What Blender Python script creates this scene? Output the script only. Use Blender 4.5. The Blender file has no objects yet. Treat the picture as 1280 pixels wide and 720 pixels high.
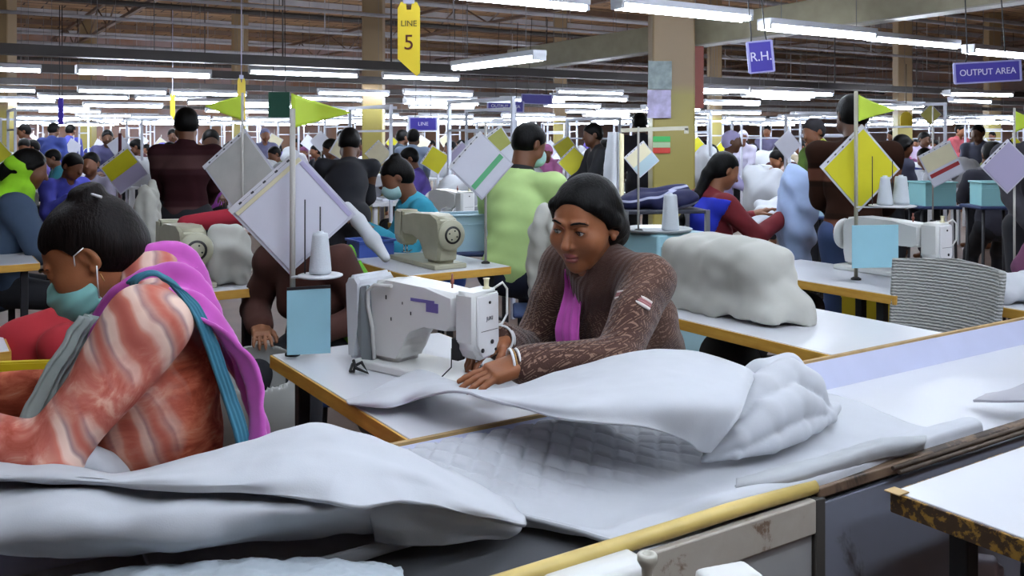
import bpy, bmesh, math, random
import numpy as np
from mathutils import Vector, Matrix, noise
from mathutils import Euler
random.seed(7)
R = math.radians
SC = bpy.context.scene
COL = SC.collection
# ---------------------------------------------------------------- measuring frame
F, CAMH, HY = 1150.0, 1.40, 170.0          # focal length in pixels, lens height, horizon row
UX, UY = math.cos(R(33)), math.sin(R(33))  # the rows of the factory run 33 degrees off the view


def P(px, py, y):
    return Vector(((px - 640) * y / F, y, CAMH - (py - HY) * y / F))


def PZ(px, py, z):
    return P(px, py, F * (CAMH - z) / (py - HY))


def W(u, n, z=0.0):
    """factory coordinates: u along the troughs, n into the hall"""
    return Vector((u * UX - n * UY, u * UY + n * UX, z))


def UN(p):
    return (p.x * UX + p.y * UY, -p.x * UY + p.y * UX)


# ---------------------------------------------------------------- materials
MATS = {}


def srgb(c):
    if isinstance(c, str):
        c = tuple(int(c[i:i + 2], 16) / 255 for i in (0, 2, 4))
    return tuple(x / 12.92 if x <= .04045 else ((x + .055) / 1.055) ** 2.4 for x in c) + (1,)


class NT:
    def __init__(s, name):
        s.m = bpy.data.materials.new(name)
        s.m.use_nodes = True
        s.t = s.m.node_tree
        s.b = s.t.nodes['Principled BSDF']
        s.out = s.t.nodes['Material Output']

    def n(s, typ, **kw):
        x = s.t.nodes.new(typ)
        for k, v in kw.items():
            if k.startswith('i_'):
                x.inputs[k[2:].replace('_', ' ')].default_value = v
            else:
                setattr(x, k, v)
        return x

    def l(s, a, b):
        s.t.links.new(a, b)

    def coord(s, kind='Object', scale=(1, 1, 1), rot=(0, 0, 0)):
        tc = s.n('ShaderNodeTexCoord')
        mp = s.n('ShaderNodeMapping')
        mp.inputs['Scale'].default_value = scale
        mp.inputs['Rotation'].default_value = rot
        s.l(tc.outputs[kind], mp.inputs['Vector'])
        return mp.outputs['Vector']

    def noise(s, vec, scale, detail=3, rough=.5, dist=0):
        x = s.n('ShaderNodeTexNoise')
        x.inputs['Scale'].default_value = scale
        x.inputs['Detail'].default_value = detail
        x.inputs['Roughness'].default_value = rough
        x.inputs['Distortion'].default_value = dist
        s.l(vec, x.inputs['Vector'])
        return x.outputs['Fac']

    def ramp(s, fac, stops, interp='LINEAR'):
        x = s.n('ShaderNodeValToRGB')
        e = x.color_ramp
        e.interpolation = interp
        while len(e.elements) < len(stops):
            e.elements.new(.5)
        for el, (p, c) in zip(e.elements, stops):
            el.position = p
            el.color = srgb(c) if isinstance(c, str) or len(c) == 3 else c
        s.l(fac, x.inputs['Fac'])
        return x.outputs['Color']

    def bump(s, fac, strength=.3, dist=.01, prev=None):
        x = s.n('ShaderNodeBump')
        x.inputs['Strength'].default_value = strength
        x.inputs['Distance'].default_value = dist
        s.l(fac, x.inputs['Height'])
        if prev is not None:
            s.l(prev, x.inputs['Normal'])
        s.l(x.outputs['Normal'], s.b.inputs['Normal'])
        return x.outputs['Normal']


def mat(name, color, rough=.6, metal=0, var=0.0, vscale=8, bump=0.0, bscale=60, spec=None, alpha=None, sheen=0, trans=0, sss=0):
    """plain material with a little procedural variation of tone and surface"""
    if name in MATS:
        return MATS[name]
    q = NT(name)
    b = q.b
    base = srgb(color)
    b.inputs['Base Color'].default_value = base
    b.inputs['Roughness'].default_value = rough
    b.inputs['Metallic'].default_value = metal
    if spec is not None:
        b.inputs['Specular IOR Level'].default_value = spec
    if sheen:
        b.inputs['Sheen Weight'].default_value = sheen
    if trans:
        b.inputs['Transmission Weight'].default_value = trans
    if alpha is not None:
        b.inputs['Alpha'].default_value = alpha
    if sss:
        b.inputs['Subsurface Weight'].default_value = sss
        b.inputs['Subsurface Radius'].default_value = (.02, .008, .004)
        b.inputs['Subsurface Scale'].default_value = 1
    vec = q.coord() if (var or bump) else None
    if var:
        f = q.noise(vec, vscale, 4)
        lo = tuple(max(0, x * (1 - var)) for x in base[:3]) + (1,)
        hi = tuple(min(1, x * (1 + var)) for x in base[:3]) + (1,)
        q.l(q.ramp(f, [(.3, lo), (.7, hi)]), b.inputs['Base Color'])
    if bump:
        q.bump(q.noise(vec, bscale, 3), bump, .004)
    MATS[name] = q.m
    return q.m


def emis(name, color, strength):
    if name in MATS:
        return MATS[name]
    q = NT(name)
    q.b.inputs['Base Color'].default_value = srgb(color)
    q.b.inputs['Emission Color'].default_value = srgb(color)
    q.b.inputs['Emission Strength'].default_value = strength
    MATS[name] = q.m
    return q.m


# ---------------------------------------------------------------- objects and tags
def tag(o, label=None, cat=None, group=None, kind=None):
    if label:
        o['label'] = label
    if cat:
        o['category'] = cat
    if group:
        o['group'] = group
    if kind:
        o['kind'] = kind
    return o


def empty(name, loc=(0, 0, 0), rz=0, label=None, cat=None, group=None):
    o = bpy.data.objects.new(name, None)
    COL.objects.link(o)
    o.location = loc
    o.rotation_euler = (0, 0, rz)
    o.empty_display_size = .05
    return tag(o, label, cat, group)


def link(name, me, m=None, parent=None, loc=(0, 0, 0), rz=0):
    o = bpy.data.objects.new(name, me)
    COL.objects.link(o)
    if m is not None and not me.materials:
        for x in (m if isinstance(m, (list, tuple)) else [m]):
            me.materials.append(x)
    o.location = loc
    o.rotation_euler = (0, 0, rz)
    if parent is not None:
        o.parent = parent
    return o


KIDS = {}


def copy_tree(o, parent=None, recolor=None):
    c = o.copy()
    COL.objects.link(c)
    c.parent = parent
    if recolor and c.type == 'MESH':
        for key, m in recolor.items():
            if o.name.split('.')[0] == key:
                for s in c.material_slots:
                    s.link = 'OBJECT'
                    s.material = m
    for ch in o.children:
        copy_tree(ch, c, recolor)
    return c


def mesh_from(verts, faces, name='m', smooth=True, mats=None, idx=None):
    me = bpy.data.meshes.new(name)
    verts = np.asarray(verts, dtype=np.float32)
    faces = np.asarray(faces, dtype=np.int32) if not isinstance(faces, list) else faces
    if isinstance(faces, np.ndarray) and faces.ndim == 2:
        nf, k = faces.shape
        me.vertices.add(len(verts))
        me.vertices.foreach_set('co', verts.ravel())
        me.loops.add(nf * k)
        me.loops.foreach_set('vertex_index', faces.ravel())
        me.polygons.add(nf)
        me.polygons.foreach_set('loop_start', np.arange(0, nf * k, k, dtype=np.int32))
        me.polygons.foreach_set('loop_total', np.full(nf, k, dtype=np.int32))
        if idx is not None:
            me.polygons.foreach_set('material_index', np.asarray(idx, dtype=np.int32))
        me.update(calc_edges=True)
        me.validate()
    else:
        me.from_pydata([tuple(v) for v in verts], [], faces)
        me.update()
    if smooth and len(me.polygons):
        me.polygons.foreach_set('use_smooth', np.ones(len(me.polygons), dtype=bool))
    for m in (mats or []):
        me.materials.append(m)
    return me


# ---------------------------------------------------------------- hard-surface builder
class MB:
    """collects boxes, tubes, lathes, prisms into one bmesh"""

    def __init__(s):
        s.bm = bmesh.new()
        s.mi = 0

    def _fin(s, faces, smooth=False):
        for f in faces:
            f.material_index = s.mi
            f.smooth = smooth
        return s

    def box(s, c, size, rot=None, bev=0.0, seg=2, M=None):
        r = bmesh.ops.create_cube(s.bm, size=1)
        vs = r['verts']
        m = Matrix.Translation(Vector(c))
        if rot is not None:
            m = m @ (rot.to_4x4() if isinstance(rot, Matrix) else Euler(rot).to_matrix().to_4x4())
        m = m @ Matrix.Diagonal((*size, 1))
        if M is not None:
            m = M @ m
        bmesh.ops.transform(s.bm, matrix=m, verts=vs)
        fs = list({f for v in vs for f in v.link_faces})
        s._fin(fs)
        if bev > 0:
            es = list({e for v in vs for e in v.link_edges})
            g = bmesh.ops.bevel(s.bm, geom=es, offset=bev, segments=seg, affect='EDGES', profile=.5)
            s._fin(g['faces'], True)
        return s

    def bar(s, a, b, w, h, bev=0.0):
        """box from a to b, w across, h thick (h is as vertical as possible)"""
        a, b = Vector(a), Vector(b)
        d = b - a
        L = d.length
        x = d.normalized()
        up = Vector((0, 0, 1)) if abs(x.z) < .95 else Vector((0, 1, 0))
        y = up.cross(x).normalized()
        z = x.cross(y)
        m = Matrix((x, y, z)).transposed()
        return s.box((a + b) / 2, (L, w, h), m, bev)

    def tube(s, pts, r, n=10, caps=True, closed=False):
        pts = [Vector(p) for p in pts]
        rs = r if isinstance(r, (list, tuple)) else [r] * len(pts)
        rings = []
        prev = None
        for i, p in enumerate(pts):
            a = pts[i - 1] if i > 0 else (pts[-1] if closed else p)
            b = pts[(i + 1) % len(pts)] if (i < len(pts) - 1 or closed) else p
            t = (b - a).normalized()
            if prev is None:
                ref = Vector((0, 0, 1)) if abs(t.z) < .9 else Vector((1, 0, 0))
                x = ref.cross(t).normalized()
            else:
                x = (prev - t * prev.dot(t)).normalized()
            prev = x
            y = t.cross(x)
            rings.append([s.bm.verts.new(p + (x * math.cos(2 * math.pi * k / n) + y * math.sin(2 * math.pi * k / n)) * rs[i]) for k in range(n)])
        fs = []
        m = len(rings)
        for i in range(m if closed else m - 1):
            A, B = rings[i], rings[(i + 1) % m]
            for k in range(n):
                fs.append(s.bm.faces.new((A[k], A[(k + 1) % n], B[(k + 1) % n], B[k])))
        s._fin(fs, True)
        if caps and not closed:
            s._fin([s.bm.faces.new(list(reversed(rings[0]))), s.bm.faces.new(rings[-1])])
        return s

    def lathe(s, prof, c=(0, 0, 0), axis=None, n=24, smooth=True):
        """prof: (radius, height) pairs; axis: direction the heights run"""
        c = Vector(c)
        M = Matrix.Identity(3)
        if axis is not None:
            M = Vector(axis).normalized().to_track_quat('Z', 'Y').to_matrix()
        rings = []
        for r, h in prof:
            if r < 1e-6:
                rings.append([s.bm.verts.new(c + M @ Vector((0, 0, h)))])
            else:
                rings.append([s.bm.verts.new(c + M @ Vector((r * math.cos(2 * math.pi * k / n), r * math.sin(2 * math.pi * k / n), h))) for k in range(n)])
        fs = []
        for A, B in zip(rings, rings[1:]):
            for k in range(n):
                k2 = (k + 1) % n
                if len(A) == 1 and len(B) == 1:
                    continue
                if len(A) == 1:
                    fs.append(s.bm.faces.new((A[0], B[k2], B[k])))
                elif len(B) == 1:
                    fs.append(s.bm.faces.new((A[k], A[k2], B[0])))
                else:
                    fs.append(s.bm.faces.new((A[k], A[k2], B[k2], B[k])))
        s._fin(fs, smooth)
        for ring, rev in ((rings[0], True), (rings[-1], False)):
            if len(ring) > 1:
                s._fin([s.bm.faces.new(list(reversed(ring)) if rev else ring)])
        return s

    def prism(s, pts, d, M=None, bev=0.0):
        """closed outline pts (3-D) pushed along vector d"""
        d = Vector(d)
        a = [Vector(p) for p in pts]
        if M is not None:
            a = [M @ p for p in a]
            d = M.to_3x3() @ d
        va = [s.bm.verts.new(p) for p in a]
        vb = [s.bm.verts.new(p + d) for p in a]
        n = len(a)
        fs = [s.bm.faces.new(list(reversed(va))), s.bm.faces.new(vb)]
        for k in range(n):
            fs.append(s.bm.faces.new((va[k], va[(k + 1) % n], vb[(k + 1) % n], vb[k])))
        s._fin(fs)
        if bev > 0:
            es = list({e for v in va + vb for e in v.link_edges})
            g = bmesh.ops.bevel(s.bm, geom=es, offset=bev, segments=2, affect='EDGES')
            s._fin(g['faces'], True)
        return s

    def mesh(s, name='m'):
        bmesh.ops.recalc_face_normals(s.bm, faces=s.bm.faces)
        me = bpy.data.meshes.new(name)
        s.bm.to_mesh(me)
        s.bm.free()
        return me

    def build(s, name, m, parent=None, loc=(0, 0, 0), rz=0):
        return link(name, s.mesh(name), m, parent, loc, rz)


# ---------------------------------------------------------------- sheets of cloth
def catmull(p0, p1, p2, p3, t):
    return .5 * ((2 * p1) + (-p0 + p2) * t + (2 * p0 - 5 * p1 + 4 * p2 - p3) * t * t + (-p0 + 3 * p1 - 3 * p2 + p3) * t ** 3)


def resample(arr, n, axis):
    arr = np.moveaxis(np.asarray(arr, float), axis, 0)
    m = len(arr)
    out = []
    for i in range(n):
        f = i * (m - 1) / (n - 1)
        k = min(int(f), m - 2)
        t = f - k
        g = lambda j: arr[min(max(j, 0), m - 1)]
        a0 = g(k - 1) if k > 0 else 2 * arr[0] - arr[1]
        a3 = g(k + 2) if k + 2 < m else 2 * arr[-1] - arr[-2]
        out.append(catmull(a0, arr[k], arr[k + 1], a3, t))
    return np.moveaxis(np.array(out), 0, axis)


def fb(p, f, o=3):
    return noise.fractal(Vector(p) * f, 1.0, 2.0, o)


def sheet(name, ctrl, nu, nv, m, thick=.008, wr=.01, wf=6, wr2=0.0, wf2=20, stretch=(1, 1, 1), seed=0, parent=None, quilt=None, fn=None):
    """cloth surface through a grid of control points ctrl[row][col], with wrinkles and real thickness"""
    g = resample(resample(ctrl, nv, 0), nu, 1)
    du = np.gradient(g, axis=1)
    dv = np.gradient(g, axis=0)
    nn = np.cross(du, dv)
    nn /= np.linalg.norm(nn, axis=2, keepdims=True) + 1e-9
    if nn[..., 2].mean() < 0:
        nn = -nn
    verts = g.copy()
    for j in range(nv):
        for i in range(nu):
            p = g[j, i]
            q = (p[0] * stretch[0] + seed * 13.1, p[1] * stretch[1], p[2] * stretch[2])
            d = wr * fb(q, wf)
            if wr2:
                r = abs(noise.noise(Vector(q) * wf2))
                d += wr2 * (.4 - r)
            if quilt:
                d += quilt(p, i / (nu - 1), j / (nv - 1))
            if fn:
                d += fn(p, i / (nu - 1), j / (nv - 1))
            verts[j, i] = p + nn[j, i] * d
    V = verts.reshape(-1, 3)
    N2 = nn.reshape(-1, 3)
    nb = V - N2 * thick
    a = np.arange(nu * nv).reshape(nv, nu)
    q1 = np.stack([a[:-1, :-1], a[:-1, 1:], a[1:, 1:], a[1:, :-1]], -1).reshape(-1, 4)
    o = nu * nv
    q2 = q1[:, ::-1] + o
    side = []
    border = list(a[0, :]) + list(a[1:, -1]) + list(a[-1, -2::-1]) + list(a[-2:0:-1, 0])
    for k in range(len(border)):
        x, y = border[k], border[(k + 1) % len(border)]
        side.append((x, x + o, y + o, y))
    allf = np.concatenate([q1, q2, np.array(side)])
    me = mesh_from(np.concatenate([V, nb]), allf, name)
    bm = bmesh.new()
    bm.from_mesh(me)
    bmesh.ops.recalc_face_normals(bm, faces=bm.faces)
    bm.to_mesh(me)
    bm.free()
    return link(name, me, m, parent)


def recenter(o, loc):
    """move the origin of a mesh object to loc without moving its shape"""
    loc = Vector(loc)
    o.data.transform(Matrix.Translation(o.location - loc))
    o.location = loc
    return o


def to_origin(o):
    n = len(o.data.vertices)
    a = np.empty(n * 3, dtype=np.float32)
    o.data.vertices.foreach_get('co', a)
    a = a.reshape(-1, 3)
    c = (a.min(0) + a.max(0)) / 2
    return recenter(o, (c[0], c[1], a[:, 2].min()))


# ---------------------------------------------------------------- smooth solid modelling on a grid
class Solid:
    def __init__(s):
        s.ops = []

    def cone(s, a, b, ra, rb, k=.02, sub=False):
        a, b = np.array(a, float), np.array(b, float)
        r = max(ra, rb)
        s.ops.append(('c', np.minimum(a, b) - r, np.maximum(a, b) + r, k, sub, (a, b, ra, rb)))
        return s

    def chain(s, pts, rs, k=.02):
        for i in range(len(pts) - 1):
            s.cone(pts[i], pts[i + 1], rs[i], rs[i + 1], k)
        return s

    def ell(s, c, r, rot=None, k=.02, sub=False):
        """rot: 3x3, columns are the ellipsoid's axes"""
        c, r = np.array(c, float), np.array(r, float)
        M = np.eye(3) if rot is None else np.array(rot, float)
        ext = np.sqrt((M ** 2 @ (r ** 2)))
        s.ops.append(('e', c - ext, c + ext, k, sub, (c, r, M)))
        return s

    def box(s, c, half, rot=None, rad=.01, k=.01, sub=False):
        c, half = np.array(c, float), np.array(half, float)
        M = np.eye(3) if rot is None else np.array(rot, float)
        ext = np.abs(M) @ (half + rad)
        s.ops.append(('b', c - ext, c + ext, k, sub, (c, half, M, rad)))
        return s

    def cut(s, p, n):
        """throw away everything on the side n points to"""
        s.ops.append(('p', None, None, 0, True, (np.array(p, float), np.array(n, float) / np.linalg.norm(n))))
        return s

    def bump(s, fn):
        s.ops.append(('f', None, None, 0, False, fn))
        return s

    def mesh(s, h=.01, fine=(), name='solid', pad=.02, mats=None, pick=None):
        """fine: (lo, hi, step) boxes in which the grid gets denser"""
        bb = [o for o in s.ops if o[1] is not None and not o[4]]
        lo = np.min([o[1] for o in bb], axis=0) - pad
        hi = np.max([o[2] for o in bb], axis=0) + pad
        axes = []
        for ax in range(3):
            x = lo[ax]
            xs = [x]
            while x < hi[ax]:
                st = h
                for (fl, fh, fs) in fine:
                    if fl[ax] - fs <= x <= fh[ax]:
                        st = min(st, fs)
                x += st
                xs.append(x)
            axes.append(np.array(xs, dtype=np.float32))
        X, Y, Z = axes
        D = np.full((len(X), len(Y), len(Z)), .5, dtype=np.float32)
        for (t, l, u, k, sub, a) in s.ops:
            if t == 'p':
                p, n = a
                d = ((X - p[0]) * n[0])[:, None, None] + ((Y - p[1]) * n[1])[None, :, None] + ((Z - p[2]) * n[2])[None, None, :]
                D = np.maximum(D, d)
                continue
            if t == 'f':
                near = np.abs(D) < .05
                ii = np.nonzero(near)
                D[ii] += a(X[ii[0]], Y[ii[1]], Z[ii[2]]).astype(np.float32)
                continue
            m = k + 2.5 * h
            sl = []
            for ax, A in enumerate(axes):
                i0 = max(np.searchsorted(A, l[ax] - m) - 1, 0)
                i1 = min(np.searchsorted(A, u[ax] + m) + 1, len(A))
                sl.append(slice(i0, i1))
            if any(q.start >= q.stop for q in sl):
                continue
            x, y, z = X[sl[0]], Y[sl[1]], Z[sl[2]]
            if t == 'c':
                pa, pb, ra, rb = a
                ba = pb - pa
                L2 = max(ba @ ba, 1e-9)
                tt = ((x - pa[0]) * ba[0])[:, None, None] + ((y - pa[1]) * ba[1])[None, :, None] + ((z - pa[2]) * ba[2])[None, None, :]
                tt = np.clip(tt / L2, 0, 1)
                dx = x[:, None, None] - pa[0] - tt * ba[0]
                dy = y[None, :, None] - pa[1] - tt * ba[1]
                dz = z[None, None, :] - pa[2] - tt * ba[2]
                d = np.sqrt(dx * dx + dy * dy + dz * dz) - (ra + (rb - ra) * tt)
            else:
                c, r, M = a[0], a[1], a[2]
                dx = (x - c[0])[:, None, None]
                dy = (y - c[1])[None, :, None]
                dz = (z - c[2])[None, None, :]
                q = [dx * M[0, i] + dy * M[1, i] + dz * M[2, i] for i in range(3)]
                if t == 'e':
                    k0 = np.sqrt((q[0] / r[0]) ** 2 + (q[1] / r[1]) ** 2 + (q[2] / r[2]) ** 2)
                    k1 = np.sqrt((q[0] / r[0] ** 2) ** 2 + (q[1] / r[1] ** 2) ** 2 + (q[2] / r[2] ** 2) ** 2) + 1e-9
                    d = k0 * (k0 - 1) / k1
                else:
                    rad = a[3]
                    w = [np.abs(q[i]) - r[i] for i in range(3)]
                    d = np.sqrt(sum(np.maximum(v, 0) ** 2 for v in w)) + np.minimum(np.maximum(np.maximum(w[0], w[1]), w[2]), 0) - rad
            cur = D[tuple(sl)]
            kk = max(k, 1e-4)
            if sub:
                hh = np.clip(.5 - .5 * (cur + d) / kk, 0, 1)
                D[tuple(sl)] = cur + (-d - cur) * hh + kk * hh * (1 - hh)
            else:
                hh = np.clip(.5 + .5 * (cur - d) / kk, 0, 1)
                D[tuple(sl)] = cur + (d - cur) * hh - kk * hh * (1 - hh)
        V, Fc = nets(D, axes)
        me = mesh_from(V, Fc, name, mats=mats)
        if pick is not None:
            C = V[Fc].mean(axis=1)
            me.polygons.foreach_set('material_index', pick(C).astype(np.int32))
        return me


def nets(D, axes):
    X, Y, Z = axes
    S = D < 0
    c = S[:-1, :-1, :-1].astype(np.int8)
    tot = np.zeros_like(c)
    for i in (0, 1):
        for j in (0, 1):
            for k in (0, 1):
                tot += S[i:S.shape[0] - 1 + i, j:S.shape[1] - 1 + j, k:S.shape[2] - 1 + k]
    act = np.nonzero((tot > 0) & (tot < 8))
    n = len(act[0])
    idx = np.full(tot.shape, -1, dtype=np.int32)
    idx[act] = np.arange(n)
    acc = np.zeros((n, 3))
    cnt = np.zeros(n)
    corner = [(i, j, k) for i in (0, 1) for j in (0, 1) for k in (0, 1)]
    vals = {cc: D[act[0] + cc[0], act[1] + cc[1], act[2] + cc[2]] for cc in corner}
    for a in corner:
        for ax in range(3):
            if a[ax]:
                continue
            b = list(a)
            b[ax] = 1
            b = tuple(b)
            va, vb = vals[a], vals[b]
            m = (va < 0) != (vb < 0)
            t = np.where(m, va / np.where(m, va - vb, 1), 0)
            pos = []
            for q, A in enumerate(axes):
                p0 = A[act[q] + a[q]]
                if q == ax:
                    p1 = A[act[q] + 1]
                    p0 = p0 + (p1 - p0) * t
                pos.append(p0)
            acc[m] += np.stack(pos, 1)[m]
            cnt[m] += 1
    V = acc / cnt[:, None]
    faces = []
    for ax in range(3):
        sl0 = [slice(1, -1)] * 3
        sl1 = [slice(1, -1)] * 3
        sl0[ax] = slice(0, -1)
        sl1[ax] = slice(1, None)
        a, b = S[tuple(sl0)], S[tuple(sl1)]
        e = np.nonzero(a != b)
        off = [1, 1, 1]
        off[ax] = 0
        g = [e[i] + off[i] for i in range(3)]
        o1, o2 = [q for q in range(3) if q != ax]

        def cell(d1, d2):
            q = [g[0].copy(), g[1].copy(), g[2].copy()]
            q[o1] = q[o1] - d1
            q[o2] = q[o2] - d2
            return idx[q[0], q[1], q[2]]
        f = np.stack([cell(0, 0), cell(1, 0), cell(1, 1), cell(0, 1)], 1)
        flip = a[e]
        if ax == 1:
            flip = ~flip
        f[~flip] = f[~flip][:, ::-1]
        faces.append(f)
    Fc = np.concatenate(faces)
    return V.astype(np.float32), Fc[:, ::-1].copy()


def wave(amp, freq, seed=0, n=6, stretch=(1, 1, 1)):
    rs = np.random.RandomState(seed)
    ds = rs.normal(size=(n, 3))
    ds /= np.linalg.norm(ds, axis=1, keepdims=True)
    fr = freq * (.6 + rs.rand(n) * .9)
    ph = rs.rand(n) * 6.28

    def fn(x, y, z):
        o = 0
        for i in range(n):
            d = ds[i]
            w = rs_w[i]
            o = o + np.sin((x * d[0] * stretch[0] + y * d[1] * stretch[1] + z * d[2] * stretch[2]) * fr[i] + ph[i] + w * np.sin(x * 9 + z * 7 + i))
        return -amp * o / n * 1.6
    rs_w = rs.rand(n) * 1.5
    return fn
# ---------------------------------------------------------------- people (local frame: facing +Y, right hand on +X, ground z=0)
V3 = lambda *a: np.array(a, float)


def unit(v):
    v = np.array(v, float)
    return v / (np.linalg.norm(v) + 1e-9)


def ik(S, T, l1, l2, pole):
    S, T = np.array(S, float), np.array(T, float)
    d = T - S
    L = np.linalg.norm(d)
    if L > (l1 + l2) * .995:
        T = S + d / L * (l1 + l2) * .995
        d = T - S
        L = np.linalg.norm(d)
    a = (l1 * l1 - l2 * l2 + L * L) / (2 * L)
    h = math.sqrt(max(l1 * l1 - a * a, 0))
    x = d / L
    pl = np.array(pole, float)
    pl = unit(pl - x * (pl @ x))
    return S + x * a + pl * h, T


def frame(yaw, pitch, roll):
    """columns: right, forward, up"""
    m = Euler((-R(pitch), R(roll), 0)).to_matrix()
    m = Matrix.Rotation(R(yaw), 3, 'Z') @ m
    return np.array(m)


def skeleton(s=1.0, sit=False, hipz=None, lean=5, twist=0, lr=None, rr=None, head=(0, 10, 0), feet=None, woman=True, hpush=0.0, poleL=(-.5, -.5, -1), poleR=(.5, -.5, -1), slide=0.0, shrug=0.0):
    J = dict(s=s, woman=woman)
    z0 = hipz if hipz is not None else (.52 if sit else .90 * s)
    pel = V3(0, 0, z0)
    t = V3(math.sin(R(slide)), math.sin(R(lean)), math.cos(R(lean)))
    t2 = unit(V3(math.sin(R(slide)), math.sin(R(lean * 1.25)), math.cos(R(lean * 1.25))))
    chest = pel + unit(t) * .30 * s
    nb = chest + t2 * .20 * s
    tw = R(twist)
    rt = V3(math.cos(tw), math.sin(tw), 0)
    sw = (.158 if woman else .185) * s
    J['pel'], J['chest'], J['nb'], J['rt'], J['t'], J['t2'] = pel, chest, nb, rt, unit(t), t2
    J['fw'] = unit(np.cross(t2, rt))
    J['shR'] = nb - t2 * .045 * s + rt * sw + V3(0, 0, shrug)
    J['shL'] = nb - t2 * .045 * s - rt * sw + V3(0, 0, shrug)
    H = frame(*head)
    J['H'] = H
    J['hs'] = .95 if woman else 1.0
    neckdir = unit(t2 * .6 + V3(0, .15, .75) + H[:, 2] * .5)
    J['hc'] = nb + neckdir * .135 * s + H[:, 2] * .045 * s + H[:, 1] * (.02 + hpush)
    l1, l2 = .275 * s, .245 * s
    dR = V3(.22, .04, z0 - .02) if rr is None else np.array(rr, float)
    dL = V3(-.22, .04, z0 - .02) if lr is None else np.array(lr, float)
    J['elR'], J['wrR'] = ik(J['shR'], dR, l1, l2, poleR)
    J['elL'], J['wrL'] = ik(J['shL'], dL, l1, l2, poleL)
    for sd, sg in (('L', -1), ('R', 1)):
        hip = pel + rt * .09 * s * sg
        if sit:
            ank = V3(sg * .12, .38 * s, .08) if feet is None else np.array(feet[sd], float)
            kn, ank = ik(hip, ank, .42 * s, .40 * s, (0, 1, .9))
        else:
            ank = V3(sg * .10, 0 + sg * .02, .08)
            kn, ank = ik(hip, ank, .42 * s, .40 * s, (0, 1, 0))
        J['hip' + sd], J['kn' + sd], J['an' + sd] = hip, kn, ank
    return J


def handdir(J, sd):
    return unit(J['wr' + sd] - J['el' + sd])


def add_head(o, J, detail=0):
    H, c, k = J['H'], J['hc'], J['hs']
    r, f, u = H[:, 0], H[:, 1], H[:, 2]
    L = lambda x, y, z: c + (r * x + f * y + u * z) * k
    o.ell(L(0, -.012, .022), V3(.074, .094, .086) * k, H, k=.01)
    o.ell(L(0, .030, -.030), V3(.062, .062, .078) * k, H, k=.03)
    o.cone(L(0, .052, -.088), L(0, .058, -.092), .030 * k, .022 * k, k=.028)
    if J.get('woman'):
        o.cone(L(.034, .044, -.032), L(-.034, .044, -.032), .036 * k, .036 * k, k=.02)
    else:
        o.cone(L(.036, .036, -.055), L(-.036, .036, -.055), .038 * k, .038 * k, k=.02)
    o.cone(L(0, .084, .004), L(0, .106, -.030), .0065 * k, .0115 * k, k=.012)
    if detail:
        for sg in (-1, 1):
            o.ell(L(sg * .031, .093, .006), V3(.019, .014, .0125) * k, H, k=.012, sub=True)
            o.cone(L(sg * .012, .088, .022), L(sg * .044, .076, .024), .006, .005, k=.012)
            o.ell(L(sg * .031, .072, .003), V3(.0172, .0172, .0165) * k, H, k=.003)
            o.ell(L(sg * .031, .0905, .0005), V3(.0128, .008, .0052) * k, H, k=.0015, sub=True)
            o.cone(L(sg * .010, .093, -.034), L(sg * .013, .089, -.035), .0068 * k, .006 * k, k=.005)
            o.ell(L(sg * .040, .064, -.026), V3(.020, .018, .020) * k, H, k=.018)
            o.ell(L(sg * .0065, .103, -.0415), V3(.0035, .005, .003) * k, H, k=.002, sub=True)
        o.ell(L(0, .086, -.0595), V3(.019, .009, .0058) * k, H, k=.003)
        o.ell(L(0, .085, -.0712), V3(.0165, .0095, .0068) * k, H, k=.003)
        o.ell(L(0, .096, -.065), V3(.021, .005, .0011) * k, H, k=.0015, sub=True)
        o.ell(L(0, .093, -.081), V3(.016, .006, .0035) * k, H, k=.006, sub=True)
    for sg in (-1, 1):
        e = H @ np.array(Euler((R(-12), 0, R(sg * 22))).to_matrix())
        o.ell(L(sg * .074, -.008, -.008), V3(.008, .018, .030) * k, e, k=.006)
        if detail:
            o.ell(L(sg * .082, -.003, -.004), V3(.006, .011, .019) * k, e, k=.003, sub=True)
            o.ell(L(sg * .076, -.001, -.033), V3(.006, .008, .009) * k, e, k=.004)
    nb = J['nb']
    nr = (.049 if J.get('woman') else .056) * J['s']
    o.cone(nb - J['t2'] * .02, L(0, -.022, -.06), nr * 1.12, nr * .98, k=.03)


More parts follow.
